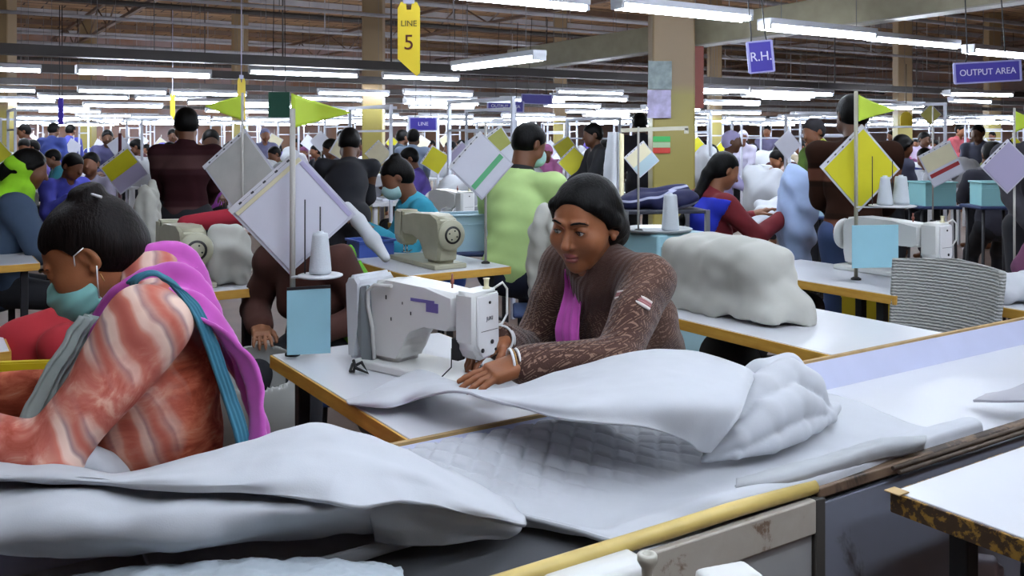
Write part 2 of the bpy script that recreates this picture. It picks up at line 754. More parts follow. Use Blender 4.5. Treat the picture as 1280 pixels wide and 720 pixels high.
def add_hand(o, J, sd, curl=.5, spread=.1, scale=1.0, palm=None, point=None, grip=None):
    """five separate fingers on a palm; palm = direction the palm looks at"""
    w = J['wr' + sd]
    d = unit(point) if point is not None else handdir(J, sd)
    pn = unit(palm if palm is not None else (0, 0, -1))
    pn = unit(pn - d * (pn @ d))
    side = np.cross(d, pn)                       # towards the thumb for one hand, away for the other
    sg = 1 if sd == 'R' else -1
    th = side * sg
    if grip is not None:
        th = th * grip
    k = scale * .95
    M = np.stack([th, d, -pn], 1)
    o.box(w + d * .045 * k, V3(.030, .034, .006) * k, M, rad=.010 * k, k=.018)
    o.cone(w - d * .02 * k, w + d * .03 * k, .024 * k, .024 * k, k=.02)
    ln = [.072, .080, .074, .058]
    for i in range(4):
        off = (1.5 - i) * .019 * k
        b = w + d * .082 * k + th * off
        dirn = unit(d + th * (1.5 - i) * spread)
        a = curl * (.55 + .12 * i)
        L1, L2, L3 = ln[i] * .45 * k, ln[i] * .32 * k, ln[i] * .25 * k
        p = [b]
        ang = a * .6
        for L in (L1, L2, L3):
            p.append(p[-1] + (dirn * math.cos(ang) + pn * math.sin(ang)) * L)
            ang += a
        rr = [.0092, .0085, .0076, .0066]
        o.chain(p, [q * k for q in rr], k=.003)
    tb = w + d * .022 * k + th * .026 * k
    t1 = tb + unit(d * .75 + th * .8 + pn * .35) * .036 * k
    t2 = t1 + unit(d * .95 + th * .35 + pn * .45) * .030 * k
    t3 = t2 + unit(d * 1 + th * .0 + pn * .5) * .024 * k
    o.chain([tb, t1, t2, t3], [.014 * k, .0115 * k, .010 * k, .008 * k], k=.006)


def add_torso(o, J, g=0.0, k=.04, hips=True):
    s = J['s']
    t, rt = J['t'], J['rt']
    fw0 = unit(np.cross(t, rt))
    M1 = np.stack([rt, fw0, t], 1)
    t2 = J['t2']
    M2 = np.stack([rt, J['fw'], t2], 1)
    wm = J.get('woman')
    if hips:
        o.ell(J['pel'] + t * .02, V3(.165 if wm else .15, .125, .12) * s + g, M1, k=k)
    o.ell(J['pel'] + t * .15 * s, V3(.128 if wm else .135, .098, .14) * s + g, M1, k=k)
    o.ell(J['chest'] + t2 * .01 * s, V3(.142 if wm else .155, .105, .16) * s + g, M2, k=k)
    o.cone(J['shL'], J['shR'], .052 * s + g, .052 * s + g, k=k)
    o.cone(J['chest'] + t2 * .1 * s, J['nb'] - t2 * .02, .085 * s + g, .055 * s + g, k=k)
    if wm:
        for sg in (-1, 1):
            o.ell(J['chest'] + t2 * .0 + J['fw'] * .085 * s + rt * .065 * s * sg, V3(.058, .052, .06) * s + g * .8, M2, k=.03)


def add_arm(o, J, sd, g=0.0, k=.02, upto=1.0, fat=1.0, cuff=0.0):
    s = J['s'] * fat * (.94 if J.get('woman') else 1.06)
    S, E, Wr = J['sh' + sd], J['el' + sd], J['wr' + sd]
    o.cone(S, E, .047 * s + g, .037 * s + g, k=k * 1.5)
    Wt = E + (Wr - E) * upto
    o.cone(E, Wt, .038 * s + g, (.026 + .012 * (1 - upto)) * s + g + cuff, k=k)


def add_leg(o, J, sd, g=0.0, k=.02, upto=1.0):
    s = J['s']
    o.cone(J['hip' + sd], J['kn' + sd], .085 * s + g, .056 * s + g, k=k * 2)
    A = J['kn' + sd] + (J['an' + sd] - J['kn' + sd]) * upto
    o.cone(J['kn' + sd], A, .056 * s + g, .038 * s + g, k=k)


def add_foot(o, J, sd, g=0.0):
    a = J['an' + sd]
    o.cone(a, a + V3(0, -.02, -.035), .036 + g, .035 + g, k=.01)
    o.cone(a + V3(0, -.01, -.045), a + V3(0, .15, -.052), .034 + g, .026 + g, k=.015)


def person(name, label, J, loc, yaw, look, detail=0, group=None, h=None, root_z=0.0):
    """body mesh (skin) carries the thing; hair and clothes are its children"""
    hh = h or (.011 if detail == 0 else .007)
    b = Solid()
    add_head(b, J, detail)
    add_torso(b, J, -.006)
    for sd in 'LR':
        add_arm(b, J, sd)
        hk = look.get('hand' + sd, {})
        add_hand(b, J, sd, **hk)
        add_leg(b, J, sd)
        add_foot(b, J, sd)
    fine = []
    if detail:
        fs = .0028
        fine.append((J['hc'] - .135, J['hc'] + .135, fs))
        for sd in 'LR':
            d = handdir(J, sd)
            c = J['wr' + sd] + d * .07
            fine.append((c - .09, c + .09, .0042))
    else:
        fine.append((J['hc'] - .12, J['hc'] + .12, .007))
        for sd in 'LR':
            c = J['wr' + sd] + handdir(J, sd) * .07
            fine.append((c - .09, c + .09, .008))
    skin = look['skin']
    mats = [skin]
    pick = None
    if detail and look.get('lips'):
        mats = [skin, look['lips']]
        H, c, k = J['H'], J['hc'], J['hs']

        def pick(C):
            q = (C - c) @ H / k
            m = ((q[:, 0] / .022) ** 2 + ((q[:, 2] + .0655) / .0125) ** 2 < 1) & (q[:, 1] > .082)
            return m.astype(int)
    me = b.mesh(hh, fine, name, mats=mats, pick=pick)
    root = link(name, me, None, None, loc, yaw)
    tag(root, label, 'person', group)
    # hair
    if look.get('hair') is not None:
        o = Solid()
        H, c, k = J['H'], J['hc'], J['hs']
        r, f, u = H[:, 0], H[:, 1], H[:, 2]
        L = lambda x, y, z: c + (r * x + f * y + u * z) * k
        st = look.get('style', 'short')
        if st in ('bun', 'low_bun', 'tail', 'covered'):
            o.ell(L(0, -.016, .028), V3(.083, .098, .090) * k, H, k=.01)
            o.ell(L(0, -.045, -.015), V3(.078, .068, .075) * k, H, k=.03)
            # open the face: an oval in front, higher in the middle
            o.ell(L(0, .112, -.028), V3(.080, .090, .108) * k, H, k=.010, sub=True)
            for sg in (-1, 1):
                o.ell(L(sg * .066, .064, -.006), V3(.042, .050, .060) * k, H, k=.010, sub=True)
            o.ell(L(0, .045, -.092), V3(.10, .085, .058) * k, H, k=.02, sub=True)
            for sg in (-1, 1):
                if st != 'low_bun':
                    o.ell(L(sg * .088, .000, -.016), V3(.026, .028, .036) * k, H, k=.008, sub=True)
        if st == 'low_bun':
            for sg in (-1, 1):
                o.cone(L(sg * .060, .040, .050), L(sg * .074, -.005, .006), .020, .020, k=.015)
                o.cone(L(sg * .074, -.005, .006), L(sg * .060, -.06, -.030), .020, .03, k=.015)
                o.ell(L(sg * .088, .012, -.030), V3(.022, .026, .026) * k, H, k=.008, sub=True)
            o.ell(L(.012, .114, -.026), V3(.062, .082, .104) * k, H, k=.008, sub=True)
            o.ell(L(.0, -.098, -.042), V3(.064, .052, .058) * k, H, k=.035)
            o.ell(L(0, -.122, -.070), V3(.052, .038, .048) * k, H, k=.03)
        if st == 'bun':
            o.ell(L(-.0, -.060, .098), V3(.044, .040, .028) * k, H, k=.010)
            o.cone(L(.02, -.075, .108), L(-.02, -.05, .114), .016, .014, k=.01)
        if st == 'tail':
            a = L(0, -.095, -.01)
            bk = -J['fw']
            p = [a, a + bk * .03 + V3(0, 0, -.06), J['nb'] + bk * .11 + V3(0, 0, -.03), J['chest'] + bk * .15, J['chest'] + bk * .15 - V3(0, 0, .14)]
            o.chain(p, [.030, .036, .034, .03, .012], k=.02)
        if st == 'short':
            o.ell(L(0, -.014, .030), V3(.080, .099, .086) * k, H, k=.01)
            o.ell(L(0, -.035, -.010), V3(.077, .075, .070) * k, H, k=.03)
            o.ell(L(0, .105, -.035), V3(.095, .080, .092) * k, H, k=.010, sub=True)
            o.ell(L(0, .030, -.088), V3(.12, .085, .058) * k, H, k=.012, sub=True)
            for sg in (-1, 1):
                o.ell(L(sg * .088, -.004, -.012), V3(.026, .026, .034) * k, H, k=.008, sub=True)
        if detail:
            rsn = wave(.0022, 60, 5, 8)
            o.bump(rsn)
        me = o.mesh(.0075 if not detail else .0038, (), 'hair')
        link('hair', me, look['hair'], root)
    # clothes
    def garment(nm, mt, fn, hstep=None):
        o = Solid()
        fn(o)
        me = o.mesh(hstep or hh, (), nm)
        return link(nm, me, mt, root)
    if look.get('top') is not None:
        g = look.get('g', .014)

        def top(o):
            add_torso(o, J, g)
            for sd in 'LR':
                add_arm(o, J, sd, g * look.get('sg', 1.0), upto=look.get('sleeve', .92), cuff=look.get('cuff', 0))
            if look.get('skirt'):
                for sd in 'LR':
                    o.cone(J['hip' + sd], J['kn' + sd] * .45 + J['hip' + sd] * .55, .10 + g, .085 + g, k=.06)
            nt = J['nb'] + J['t2'] * look.get('neck', .02)
            o.cut(nt + J['t2'] * .0, unit(J['t2'] + J['fw'] * .0)) if False else None
            if look.get('collar', True):
                o.cone(J['nb'] - J['t2'] * .02, J['nb'] + J['t2'] * look.get('ch', .012), .062 * J['s'] + g, .056 * J['s'] + g * .6, k=.02)
            # neck opening
            o.ell(J['nb'] + J['t2'] * .055 + J['fw'] * .05, V3(.045, .06, .055), np.stack([J['rt'], J['fw'], J['t2']], 1), k=.01, sub=True)
            a, fr = look.get('folds', (.010, 26))
            o.bump(wave(a, fr, look.get('seed', 3), 7, look.get('fstretch', (1, 1, 1.6))))
        garment(look.get('topname', 'shirt'), look['top'], top, look.get('th'))
    if look.get('legs') is not None:
        def legs(o):
            o.ell(J['pel'], V3(.165, .13, .11) * J['s'] + .010, None, k=.04)
            for sd in 'LR':
                add_leg(o, J, sd, .014, upto=.93)
            o.bump(wave(.006, 24, 4))
        garment('trousers', look['legs'], legs, max(hh, .011))
    if look.get('shoes') is not None:
        for sd in 'LR':
            garment('shoe', look['shoes'], lambda o: add_foot(o, J, sd, .007), .012)
    if look.get('mask') is not None:
        o = Solid()
        H, c, k = J['H'], J['hc'], J['hs']
        r, f, u = H[:, 0], H[:, 1], H[:, 2]
        L = lambda x, y, z: c + (r * x + f * y + u * z) * k
        o.ell(L(0, .044, -.060), V3(.071, .078, .060) * k, H, k=.01)
        o.ell(L(0, .078, -.032), V3(.022, .044, .022) * k, H, k=.03)
        o.cut(L(0, .018, -.05), -f * 1.0 + u * -.25)
        o.cut(L(0, .075, -.008), u * 1.0 + f * -.3)
        if detail:
            fq = 300.0
            o.bump(lambda x, y, z: .0016 * np.sin(((x - c[0]) * u[0] + (y - c[1]) * u[1] + (z - c[2]) * u[2]) * fq * .75))
        link('face_mask', o.mesh(.0035 if detail else .008, (), 'face_mask'), look['mask'], root)
        if detail:
            for sg in (-1, 1):
                mb = MB()
                mb.tube([L(sg * .062, .035, -.022), L(sg * .078, .012, .012), L(sg * .086, -.014, .014)], .0013, 6)
                mb.tube([L(sg * .062, .028, -.085), L(sg * .078, .006, -.055), L(sg * .084, -.012, -.03)], .0013, 6)
                mb.tube([L(sg * .0605, .033, -.020), L(sg * .0605, .026, -.087)], .0012, 6)
                link('ear_loop', mb.mesh('ear_loop'), mat('elastic', 'e6e6e6', .6), root)
    if detail:
        H, c, k = J['H'], J['hc'], J['hs']
        r, f, u = H[:, 0], H[:, 1], H[:, 2]
        L = lambda x, y, z: Vector(c + (r * x + f * y + u * z) * k)
        gx, gz = look.get('gaze', (0, -.15))
        for sg in (-1, 1):
            g = Vector(unit(f + r * gx + u * gz))
            mb = MB()
            cc = L(sg * .031, .0735, .003)
            rr = .0152 * k
            q = g.to_track_quat('Z', 'Y').to_matrix()
            prof = [(rr * math.sin(a), rr * math.cos(a)) for a in [math.pi * i / 16 for i in range(17)]]
            prof = [(0, rr)] + prof[1:-1] + [(0, -rr)]
            n0 = len(mb.bm.faces)
            mb.lathe(prof, cc, g, 24)
            for fc in mb.bm.faces:
                a = (fc.calc_center_median() - cc).normalized().dot(g)
                fc.material_index = 2 if a > .975 else (1 if a > .86 else 0)
            link('eye', mb.mesh('eye'), [mat('eye_white', 'b9b2aa', .25), mat('iris', '24130c', .15), mat('pupil', '050404', .1)], root)
            # brow
            mb = MB()
            pts = [L(sg * x, y, z) for x, y, z in ((.013, .0955, .0245), (.022, .0945, .0275), (.034, .089, .0285), (.044, .081, .0255), (.051, .072, .019))]
            mb.tube(pts, [.0018, .0030, .0030, .0022, .0008], 8)
            link('eyebrow', mb.mesh('eyebrow'), look.get('brow', look['hair']), root)
            mb = MB()
            pts = [L(sg * x, y, z) for x, y, z in ((.0175, .0860, .0015), (.024, .0905, .0062), (.031, .0915, .0075), (.038, .0890, .0060), (.0450, .0820, .0015))]
            mb.tube(pts, [.0006, .0013, .0015, .0014, .0008], 6)
            link('eyelashes', mb.mesh('eyelashes'), look.get('brow', look['hair']), root)
    return root
# ---------------------------------------------------------------- the two women in front
def m_skin(name, c, spec=.35):
    q = NT(name)
    b = q.b
    base = srgb(c)
    v = q.coord()
    f = q.noise(v, 14, 4)
    lo = tuple(x * .86 for x in base[:3]) + (1,)
    hi = tuple(min(1, x * 1.1) for x in base[:3]) + (1,)
    q.l(q.ramp(f, [(.3, lo), (.7, hi)]), b.inputs['Base Color'])
    b.inputs['Roughness'].default_value = .48
    b.inputs['Specular IOR Level'].default_value = spec
    b.inputs['Subsurface Weight'].default_value = .12
    b.inputs['Subsurface Radius'].default_value = (.02, .008, .004)
    b.inputs['Subsurface Scale'].default_value = .6
    q.bump(q.noise(v, 300, 2), .12, .002)
    return q.m


def m_hair(name, c='080707', rot=(0, 0, 0)):
    q = NT(name)
    v = q.coord(scale=(1, 1, .12), rot=rot)
    f = q.noise(v, 160, 3, .6)
    base = srgb(c)
    q.l(q.ramp(f, [(.35, tuple(x * .5 for x in base[:3]) + (1,)), (.65, tuple(x * 1.5 for x in base[:3]) + (1,))]), q.b.inputs['Base Color'])
    q.b.inputs['Roughness'].default_value = .5
    q.b.inputs['Specular IOR Level'].default_value = .12
    q.bump(f, .5, .004)
    return q.m


def m_cardigan():
    """brown knit with rows of pale zigzag stitches"""
    q = NT('brown_knit')
    v = q.coord(rot=(.5, .35, .2))
    sep = q.n('ShaderNodeSeparateXYZ')
    q.l(v, sep.inputs[0])

    def M(op, a, b=None, c=None):
        x = q.n('ShaderNodeMath', operation=op)
        for i, y in enumerate((a, b, c)):
            if y is None:
                continue
            if isinstance(y, (int, float)):
                x.inputs[i].default_value = y
            else:
                q.l(y, x.inputs[i])
        return x.outputs[0]
    n = q.noise(v, 5, 2)
    xx = M('ADD', M('MULTIPLY', sep.outputs[0], 84), M('MULTIPLY', n, 3))
    zz = M('ADD', M('MULTIPLY', sep.outputs[2], 135), M('MULTIPLY', n, 5))
    tri = M('PINGPONG', xx, .8)
    st = M('FRACT', M('ADD', zz, M('MULTIPLY', tri, 1.5)))
    line = M('LESS_THAN', M('ABSOLUTE', M('SUBTRACT', st, .5)), .17)
    big = q.noise(v, 95, 3)
    spots = M('GREATER_THAN', big, .48)
    mask = M('MULTIPLY', line, spots)
    lay = q.noise(v, 4, 2)
    base = q.ramp(lay, [(.35, '46302a'), (.65, '5c443a')])
    mix = q.n('ShaderNodeMix', data_type='RGBA')
    vd = q.n('ShaderNodeVectorMath', operation='DISTANCE')
    tc = q.n('ShaderNodeTexCoord')
    q.l(tc.outputs['Object'], vd.inputs[0])
    vd.inputs[1].default_value = CARD_NECK
    far_ = q.ramp(vd.outputs['Value'], [(.15, (0, 0, 0)), (.20, (1, 1, 1))])
    mask = M('MULTIPLY', mask, far_)
    q.l(mask, mix.inputs['Factor'])
    q.l(base, mix.inputs['A'])
    mix.inputs['B'].default_value = srgb('84695a')
    q.l(mix.outputs['Result'], q.b.inputs['Base Color'])
    q.b.inputs['Roughness'].default_value = .95
    q.b.inputs['Specular IOR Level'].default_value = .1
    q.b.inputs['Sheen Weight'].default_value = .15
    q.bump(M('ADD', st, q.noise(v, 240, 2)), .5, .004)
    return q.m


def m_tiedye():
    """coral shirt with pale, grey and rust bands along the sleeve"""
    q = NT('coral_tiedye')
    v = q.coord(rot=(R(25), 0, 0))
    w = q.n('ShaderNodeTexWave', wave_type='BANDS', bands_direction='Y')
    w.inputs['Scale'].default_value = 3.1
    w.inputs['Distortion'].default_value = 3.6
    w.inputs['Detail'].default_value = 3
    w.inputs['Detail Scale'].default_value = 1.3
    q.l(v, w.inputs['Vector'])
    c1 = q.ramp(w.outputs['Fac'], [(.0, 'a8584c'), (.15, 'bc7060'), (.3, 'd8b4a4'), (.6, 'dcc0b0'), (.75, '9c8080'), (.9, 'ba8c80'), (1, 'b46454')])
    n = q.noise(v, 15, 5, .6, .8)
    c2 = q.ramp(n, [(.35, '9a4433'), (.5, 'b9695a'), (.62, 'd0a08c')])
    mix = q.n('ShaderNodeMix', data_type='RGBA')
    f = q.ramp(q.noise(v, 6, 3), [(.44, (0, 0, 0)), (.60, (1, 1, 1))])
    q.l(f, mix.inputs['Factor'])
    q.l(c1, mix.inputs['A'])
    q.l(c2, mix.inputs['B'])
    # the body of the shirt is a darker rust print than the sleeves
    sp = q.n('ShaderNodeSeparateXYZ')
    q.l(q.coord(), sp.inputs[0])
    n3 = q.noise(q.coord(scale=(1, 1, 2.2)), 11, 5, .65, .6)
    rust = q.ramp(n3, [(.3, '6a2a1c'), (.48, '9a4630'), (.6, 'b8664a'), (.72, 'c08a70')])
    mr = q.n('ShaderNodeMapRange')
    mr.inputs['From Min'].default_value = -.165
    mr.inputs['From Max'].default_value = -.135
    q.l(sp.outputs['X'], mr.inputs['Value'])
    mr2 = q.n('ShaderNodeMapRange')
    mr2.inputs['From Min'].default_value = 1.02
    mr2.inputs['From Max'].default_value = .97
    q.l(sp.outputs['Z'], mr2.inputs['Value'])
    mm = q.n('ShaderNodeMath', operation='MULTIPLY')
    q.l(mr.outputs[0], mm.inputs[0])
    q.l(mr2.outputs[0], mm.inputs[1])
    mx = q.n('ShaderNodeMix', data_type='RGBA')
    q.l(mm.outputs[0], mx.inputs['Factor'])
    q.l(mix.outputs['Result'], mx.inputs['A'])
    q.l(rust, mx.inputs['B'])
    q.l(mx.outputs['Result'], q.b.inputs['Base Color'])
    q.b.inputs['Roughness'].default_value = .9
    q.b.inputs['Specular IOR Level'].default_value = .15
    q.bump(q.noise(v, 60, 3), .15, .003)
    return q.m


HAIR = m_hair('black_hair')
HAIR2 = m_hair('dark_brown_hair', '120c0b', (1.57, 0, .3))
SK1 = m_skin('skin_brown', '8a5535')
SK2 = m_skin('skin_warm', '9a623f')
LIPS = mat('lips', '7a3a34', .4)


def ribbon(name, path, widths, nrm, m, parent, thick=.006, nu=14, n=80, wr=.006, wf=18, ruff=.006, seed=0, loc=None):
    """a strip of cloth along path; nrm gives the across direction per point; ruff = small lengthwise pleats"""
    rows = []
    for p, w, a in zip(path, widths, nrm):
        p, a = np.array(p, float), unit(a)
        rows.append([p + a * w * (t - .5) for t in np.linspace(0, 1, 5)])
    ctrl = np.array(rows).transpose(1, 0, 2)
    return sheet(name, ctrl, n, nu, m, thick, wr, wf, seed=seed, parent=parent,
                 fn=lambda p, u, v: ruff * math.sin(v * 21 + u * 3))


J1 = skeleton(s=1.0, sit=True, hipz=.60, lean=24, twist=6, head=(24, 14, -3), woman=True, hpush=.035,
              lr=(-.19, .60, .862), rr=(.09, .47, .85), poleL=(-.9, -.3, -.9), poleR=(.6, -.2, -1), shrug=.015,
              feet=dict(L=(-.12, .40, .08), R=(.14, .42, .08)))
look1 = dict(skin=SK1, lips=LIPS, hair=HAIR, style='low_bun', top=None, g=.020, sg=1.1, folds=(.010, 30), topname='cardigan', ch=.018, th=.006,
             sleeve=.97, cuff=.0, skirt=True, legs=mat('dark_maroon_cloth', '2c1820', .9), shoes=mat('dark_sandal', '1c1512', .7),
             handL=dict(curl=.22, palm=(.15, -.1, -1), point=(.12, 1, -.20)), handR=dict(curl=.5, palm=(-.2, 0, -1), point=(-.12, 1, -.3)), gaze=(.38, -.22), fz=1)
J1['hs'] = 1.07
J1['hc'] = J1['hc'] + V3(-.01, -.025, -.035)
CARD_NECK = tuple(J1['nb'] + V3(0, .0, .03))
look1['top'] = m_cardigan()
W1LOC = W(1.80, 2.0)
w1 = person('person', 'woman with black hair in brown patterned cardigan guiding cloth under a sewing machine', J1, W1LOC, R(123), look1, detail=1)

# scarf round her neck, hanging inside the cardigan front
MAG = mat('magenta_cotton', 'a83c96', .75, var=.18, vscale=9, sheen=.2)
nb, fw, rt, t2 = J1['nb'], J1['fw'], J1['rt'], J1['t2']
path = [nb + rt * .05 + t2 * .02 - fw * .03, nb + rt * .058 + fw * .045, nb + rt * .048 + fw * .085 - t2 * .05, J1['chest'] + fw * .182 + t2 * .10 + rt * .01, J1['chest'] + fw * .210 + t2 * .0 - rt * .0, J1['chest'] + fw * .200 - t2 * .14 - rt * .01]
ribbon('scarf', path, [.03, .045, .07, .10, .11, .10], [fw, rt + t2, rt, rt, rt, rt], MAG, w1, seed=1, wr=.003)
path = [nb - rt * .05 + t2 * .02 - fw * .03, nb - rt * .058 + fw * .045, nb - rt * .040 + fw * .092 - t2 * .05, J1['chest'] + fw * .165 + t2 * .10 - rt * .012, J1['chest'] + fw * .180 + t2 * .0 - rt * .005, J1['chest'] + fw * .17 - t2 * .12]
WHITEP = mat('white_plastic', 'd8d8da', .35)
for sd in 'LR':
    d = handdir(J1, sd)
    c = J1['wr' + sd] + d * .008
    for k, mm in ((0, WHITEP), (.010, mat('gold_bangle', 'b8915a', .3, metal=.9)), (.016, WHITEP)):
        mb = MB()
        cc = Vector(c + d * k)
        q = Vector(d).to_track_quat('Z', 'Y').to_matrix()
        pts = [cc + q @ Vector((.0345 * math.cos(a), .0345 * math.sin(a), .004 * math.sin(a))) for a in [i * math.pi / 14 for i in range(28)]]
        mb.tube(pts, .0032 if k != .010 else .0018, 8, closed=True)
        o = link('bangle', mb.mesh('bangle'), mm, w1)
# white band with a red edge high on the near sleeve
S, E = J1['shL'], J1['elL']
d = unit(E - S)
for k0, mm, nm in ((.40, mat('white_trim_cloth', 'd9d2cc', .8), 'sleeve_band'), (.425, mat('rose_trim_cloth', 'a06a6c', .8), 'sleeve_band'), (.45, mat('rose_trim_cloth', 'a06a6c', .8), 'sleeve_band'), (.475, mat('white_trim_cloth', 'd9d2cc', .8), 'sleeve_band')):
    q = Vector(d).to_track_quat('Z', 'Y').to_matrix()
    cc = Vector(S + (E - S) * k0)
    mb = MB()
    out = Vector((-.62, .70, .45))
    a0 = math.atan2((q.transposed() @ out).y, (q.transposed() @ out).x)
    pts = [cc + q @ Vector((.068 * math.cos(a), .068 * math.sin(a), .006 * math.sin(2 * a))) for a in [a0 + i * .09 for i in range(-8, 9)]]
    mb.tube(pts, .0045, 8)
    link(nm, mb.mesh(nm), mm, w1)

# ---- the woman in front on the left
J2 = skeleton(s=1.0, sit=True, hipz=.575, lean=6, twist=5, head=(-2, 36, 0), woman=True, hpush=.02,
              lr=(-.19, .42, .925), rr=(.16, .42, .86), poleL=(-.5, -.45, -1), poleR=(.6, -.2, -1), shrug=.025,
              feet=dict(L=(-.12, .40, .08), R=(.14, .42, .08)))
J2['hc'] = J2['hc'] + V3(0, .008, -.044)
look2 = dict(skin=SK2, hair=HAIR2, style='bun', top=m_tiedye(), g=.017, sg=1.1, folds=(.012, 24), topname='shirt', ch=.03, sleeve=1.0, cuff=.004, skirt=True, th=.006,
             legs=mat('coral_cloth', '9a4a3e', .9), shoes=mat('dark_sandal', '1c1512', .7), mask=None, gaze=(0, -.5),
             handL=dict(curl=.5), handR=dict(curl=.5))
look2['mask'] = mat('teal_mask', '8fd3cd', .65, var=.06, vscale=30)
W2LOC = W(.447, 1.925)
w2 = person('person', 'woman in face mask, coral tie-dye shirt and magenta shawl reaching left over the cloth', J2, W2LOC, R(105), look2, detail=1)
nb, fw, rt, t2 = J2['nb'], J2['fw'], J2['rt'], J2['t2']
ch = J2['chest']
# magenta shawl: round the neck, over the near shoulder and down the back
SH = mat('magenta_shawl', 'b54aa6', .7, var=.22, vscale=7, sheen=.3)
bk = -fw
shl = J2['shL']
path = [ch + fw * .15 - rt * .03 + t2 * .02, nb + fw * .10 - rt * .055 - t2 * .03, nb - rt * .085 + t2 * .035 + fw * .03, shl * .45 + nb * .55 + bk * .045 + t2 * .055,
        shl * .5 + nb * .5 + bk * .105 + t2 * .02, ch + bk * .155 - rt * .07 + t2 * .06, ch + bk * .175 - rt * .085 - t2 * .10, J2['pel'] + bk * .165 - rt * .09 + t2 * .05, J2['pel'] + bk * .175 - rt * .09 - t2 * .08]
ribbon('shawl', path, [.07, .10, .15, .20, .22, .23, .24, .24, .24], [rt, rt + t2 * .6, unit(rt + t2 * .9 + fw * .3), unit(rt + t2 * .9), unit(rt + t2 * .5), unit(rt + fw * .15), unit(rt - fw * .1), unit(rt - fw * .3), unit(rt - fw * .3)], SH, w2, thick=.008, ruff=.010, seed=3, nu=40, n=110)
path = [nb + bk * .02 + rt * .06 + t2 * .03, nb + bk * .075 + t2 * .035, nb + bk * .07 - rt * .02 + t2 * .02]
ribbon('shawl_fold', path, [.05, .06, .05], [unit(t2 + bk * .4)] * 3, SH, w2, thick=.008, ruff=.006, seed=5, nu=20, n=40)
# teal border of the shawl, running down behind the shoulder
TE = mat('teal_cotton', '3c7c92', .75, var=.12)
path = [nb - rt * .10 + t2 * .055 + fw * .02, shl * .8 + nb * .2 + bk * .03 + t2 * .072, shl + bk * .085 + t2 * .015 - rt * .012, ch + bk * .12 - rt * .165 + t2 * .05, ch + bk * .14 - rt * .182 - t2 * .10, J2['pel'] + bk * .13 - rt * .21 + t2 * .05]
ribbon('shawl_border', path, [.018, .022, .024, .024, .026, .026], [unit(fw + rt * .4), unit(fw * .7 + rt), unit(fw * .5 + t2 * .2 - rt * .3), fw - rt * .3, fw - rt * .3, fw - rt * .3], TE, w2, thick=.007, ruff=.002, seed=6)
# grey scarf hanging down at the chest
GS = mat('grey_scarf', '8f9a96', .8, var=.15)
path = [nb + fw * .10 - rt * .05 - t2 * .0, ch + fw * .175 + t2 * .10 - rt * .08, ch + fw * .22 - rt * .10, ch + fw * .235 - t2 * .12 - rt * .10, ch + fw * .20 - t2 * .24 - rt * .08]
ribbon('scarf', path, [.05, .07, .09, .11, .10], [unit(rt - fw * .7)] * 5, GS, w2, thick=.007, ruff=.010, seed=7, nu=30)
# hairpin
H, c = J2['H'], J2['hc']
mb = MB()
mb.tube([c + H @ V3(-.030, -.070, .096), c + H @ V3(-.045, -.088, .074)], .0028, 6)
link('hairpin', mb.mesh('hairpin'), WHITEP, w2)
mb = MB()
mb.tube([c + H @ V3(-.074, -.006, -.044), c + H @ V3(-.076, -.004, -.060)], .0014, 6)
link('earring', mb.mesh('earring'), mat('gold_bangle', 'b8915a', .3, metal=.9), w2)
# ---------------------------------------------------------------- shared materials
def m_wood_edge(name='orange_edge', c0='b8862f', c1='d0a347'):
    q = NT(name)
    v = q.coord(scale=(1, 1, 8))
    q.l(q.ramp(q.noise(v, 7, 4, .6), [(.3, c0), (.7, c1)]), q.b.inputs['Base Color'])
    q.b.inputs['Roughness'].default_value = .5
    return q.m


def m_worn(name, base, lo, dirt='4a3b30', thr=.60, scale=5, rough=.6):
    """painted board with worn, dirty patches"""
    q = NT(name)
    v = q.coord()
    n = q.noise(v, scale, 6, .65, .4)
    c = q.ramp(n, [(0, base), (thr - .06, lo), (thr, dirt), (1, dirt)])
    q.l(c, q.b.inputs['Base Color'])
    q.b.inputs['Roughness'].default_value = rough
    q.bump(n, .15, .004)
    return q.m


LAM = mat('white_laminate', 'c9cbd0', .30, var=.03, vscale=3)
EDGE = m_wood_edge()
STEEL = mat('grey_steel', '8a8c90', .4, metal=.7)
DARKM = mat('dark_steel', '26262a', .5, metal=.3)
MACH = mat('machine_white', 'd2d3d0', .32, var=.03)
MACHG = mat('machine_olive_grey', 'a7a58f', .42, var=.08, vscale=12)
BLK = mat('black_plastic', '0e0e10', .45)
CHROME = mat('chrome', 'c4c6c8', .18, metal=1)
RUBBER = mat('rubber', '1a1a1a', .8)
FABG = None


def m_fabric(name, c='c3c8d3', quilt=0, hue2=None):
    q = NT(name)
    v = q.coord()
    base = srgb(c)
    f = q.noise(v, 3.5, 5, .6)
    lo = tuple(x * .88 for x in base[:3]) + (1,)
    q.l(q.ramp(f, [(.3, lo), (.65, base)]), q.b.inputs['Base Color'])
    q.b.inputs['Roughness'].default_value = .85
    q.b.inputs['Sheen Weight'].default_value = .15
    q.b.inputs['Specular IOR Level'].default_value = .2
    fine = q.noise(v, 420, 2)
    q.bump(fine, .12, .002)
    return q.m


FAB = m_fabric('grey_quilt_fabric', 'b9bcc1')
FAB2 = m_fabric('pale_quilt_fabric', 'bcbfc4')
FABW = m_fabric('off_white_cover', 'b4b4ac')
FABFZ = m_fabric('fluffy_wadding', 'aeb8bf')

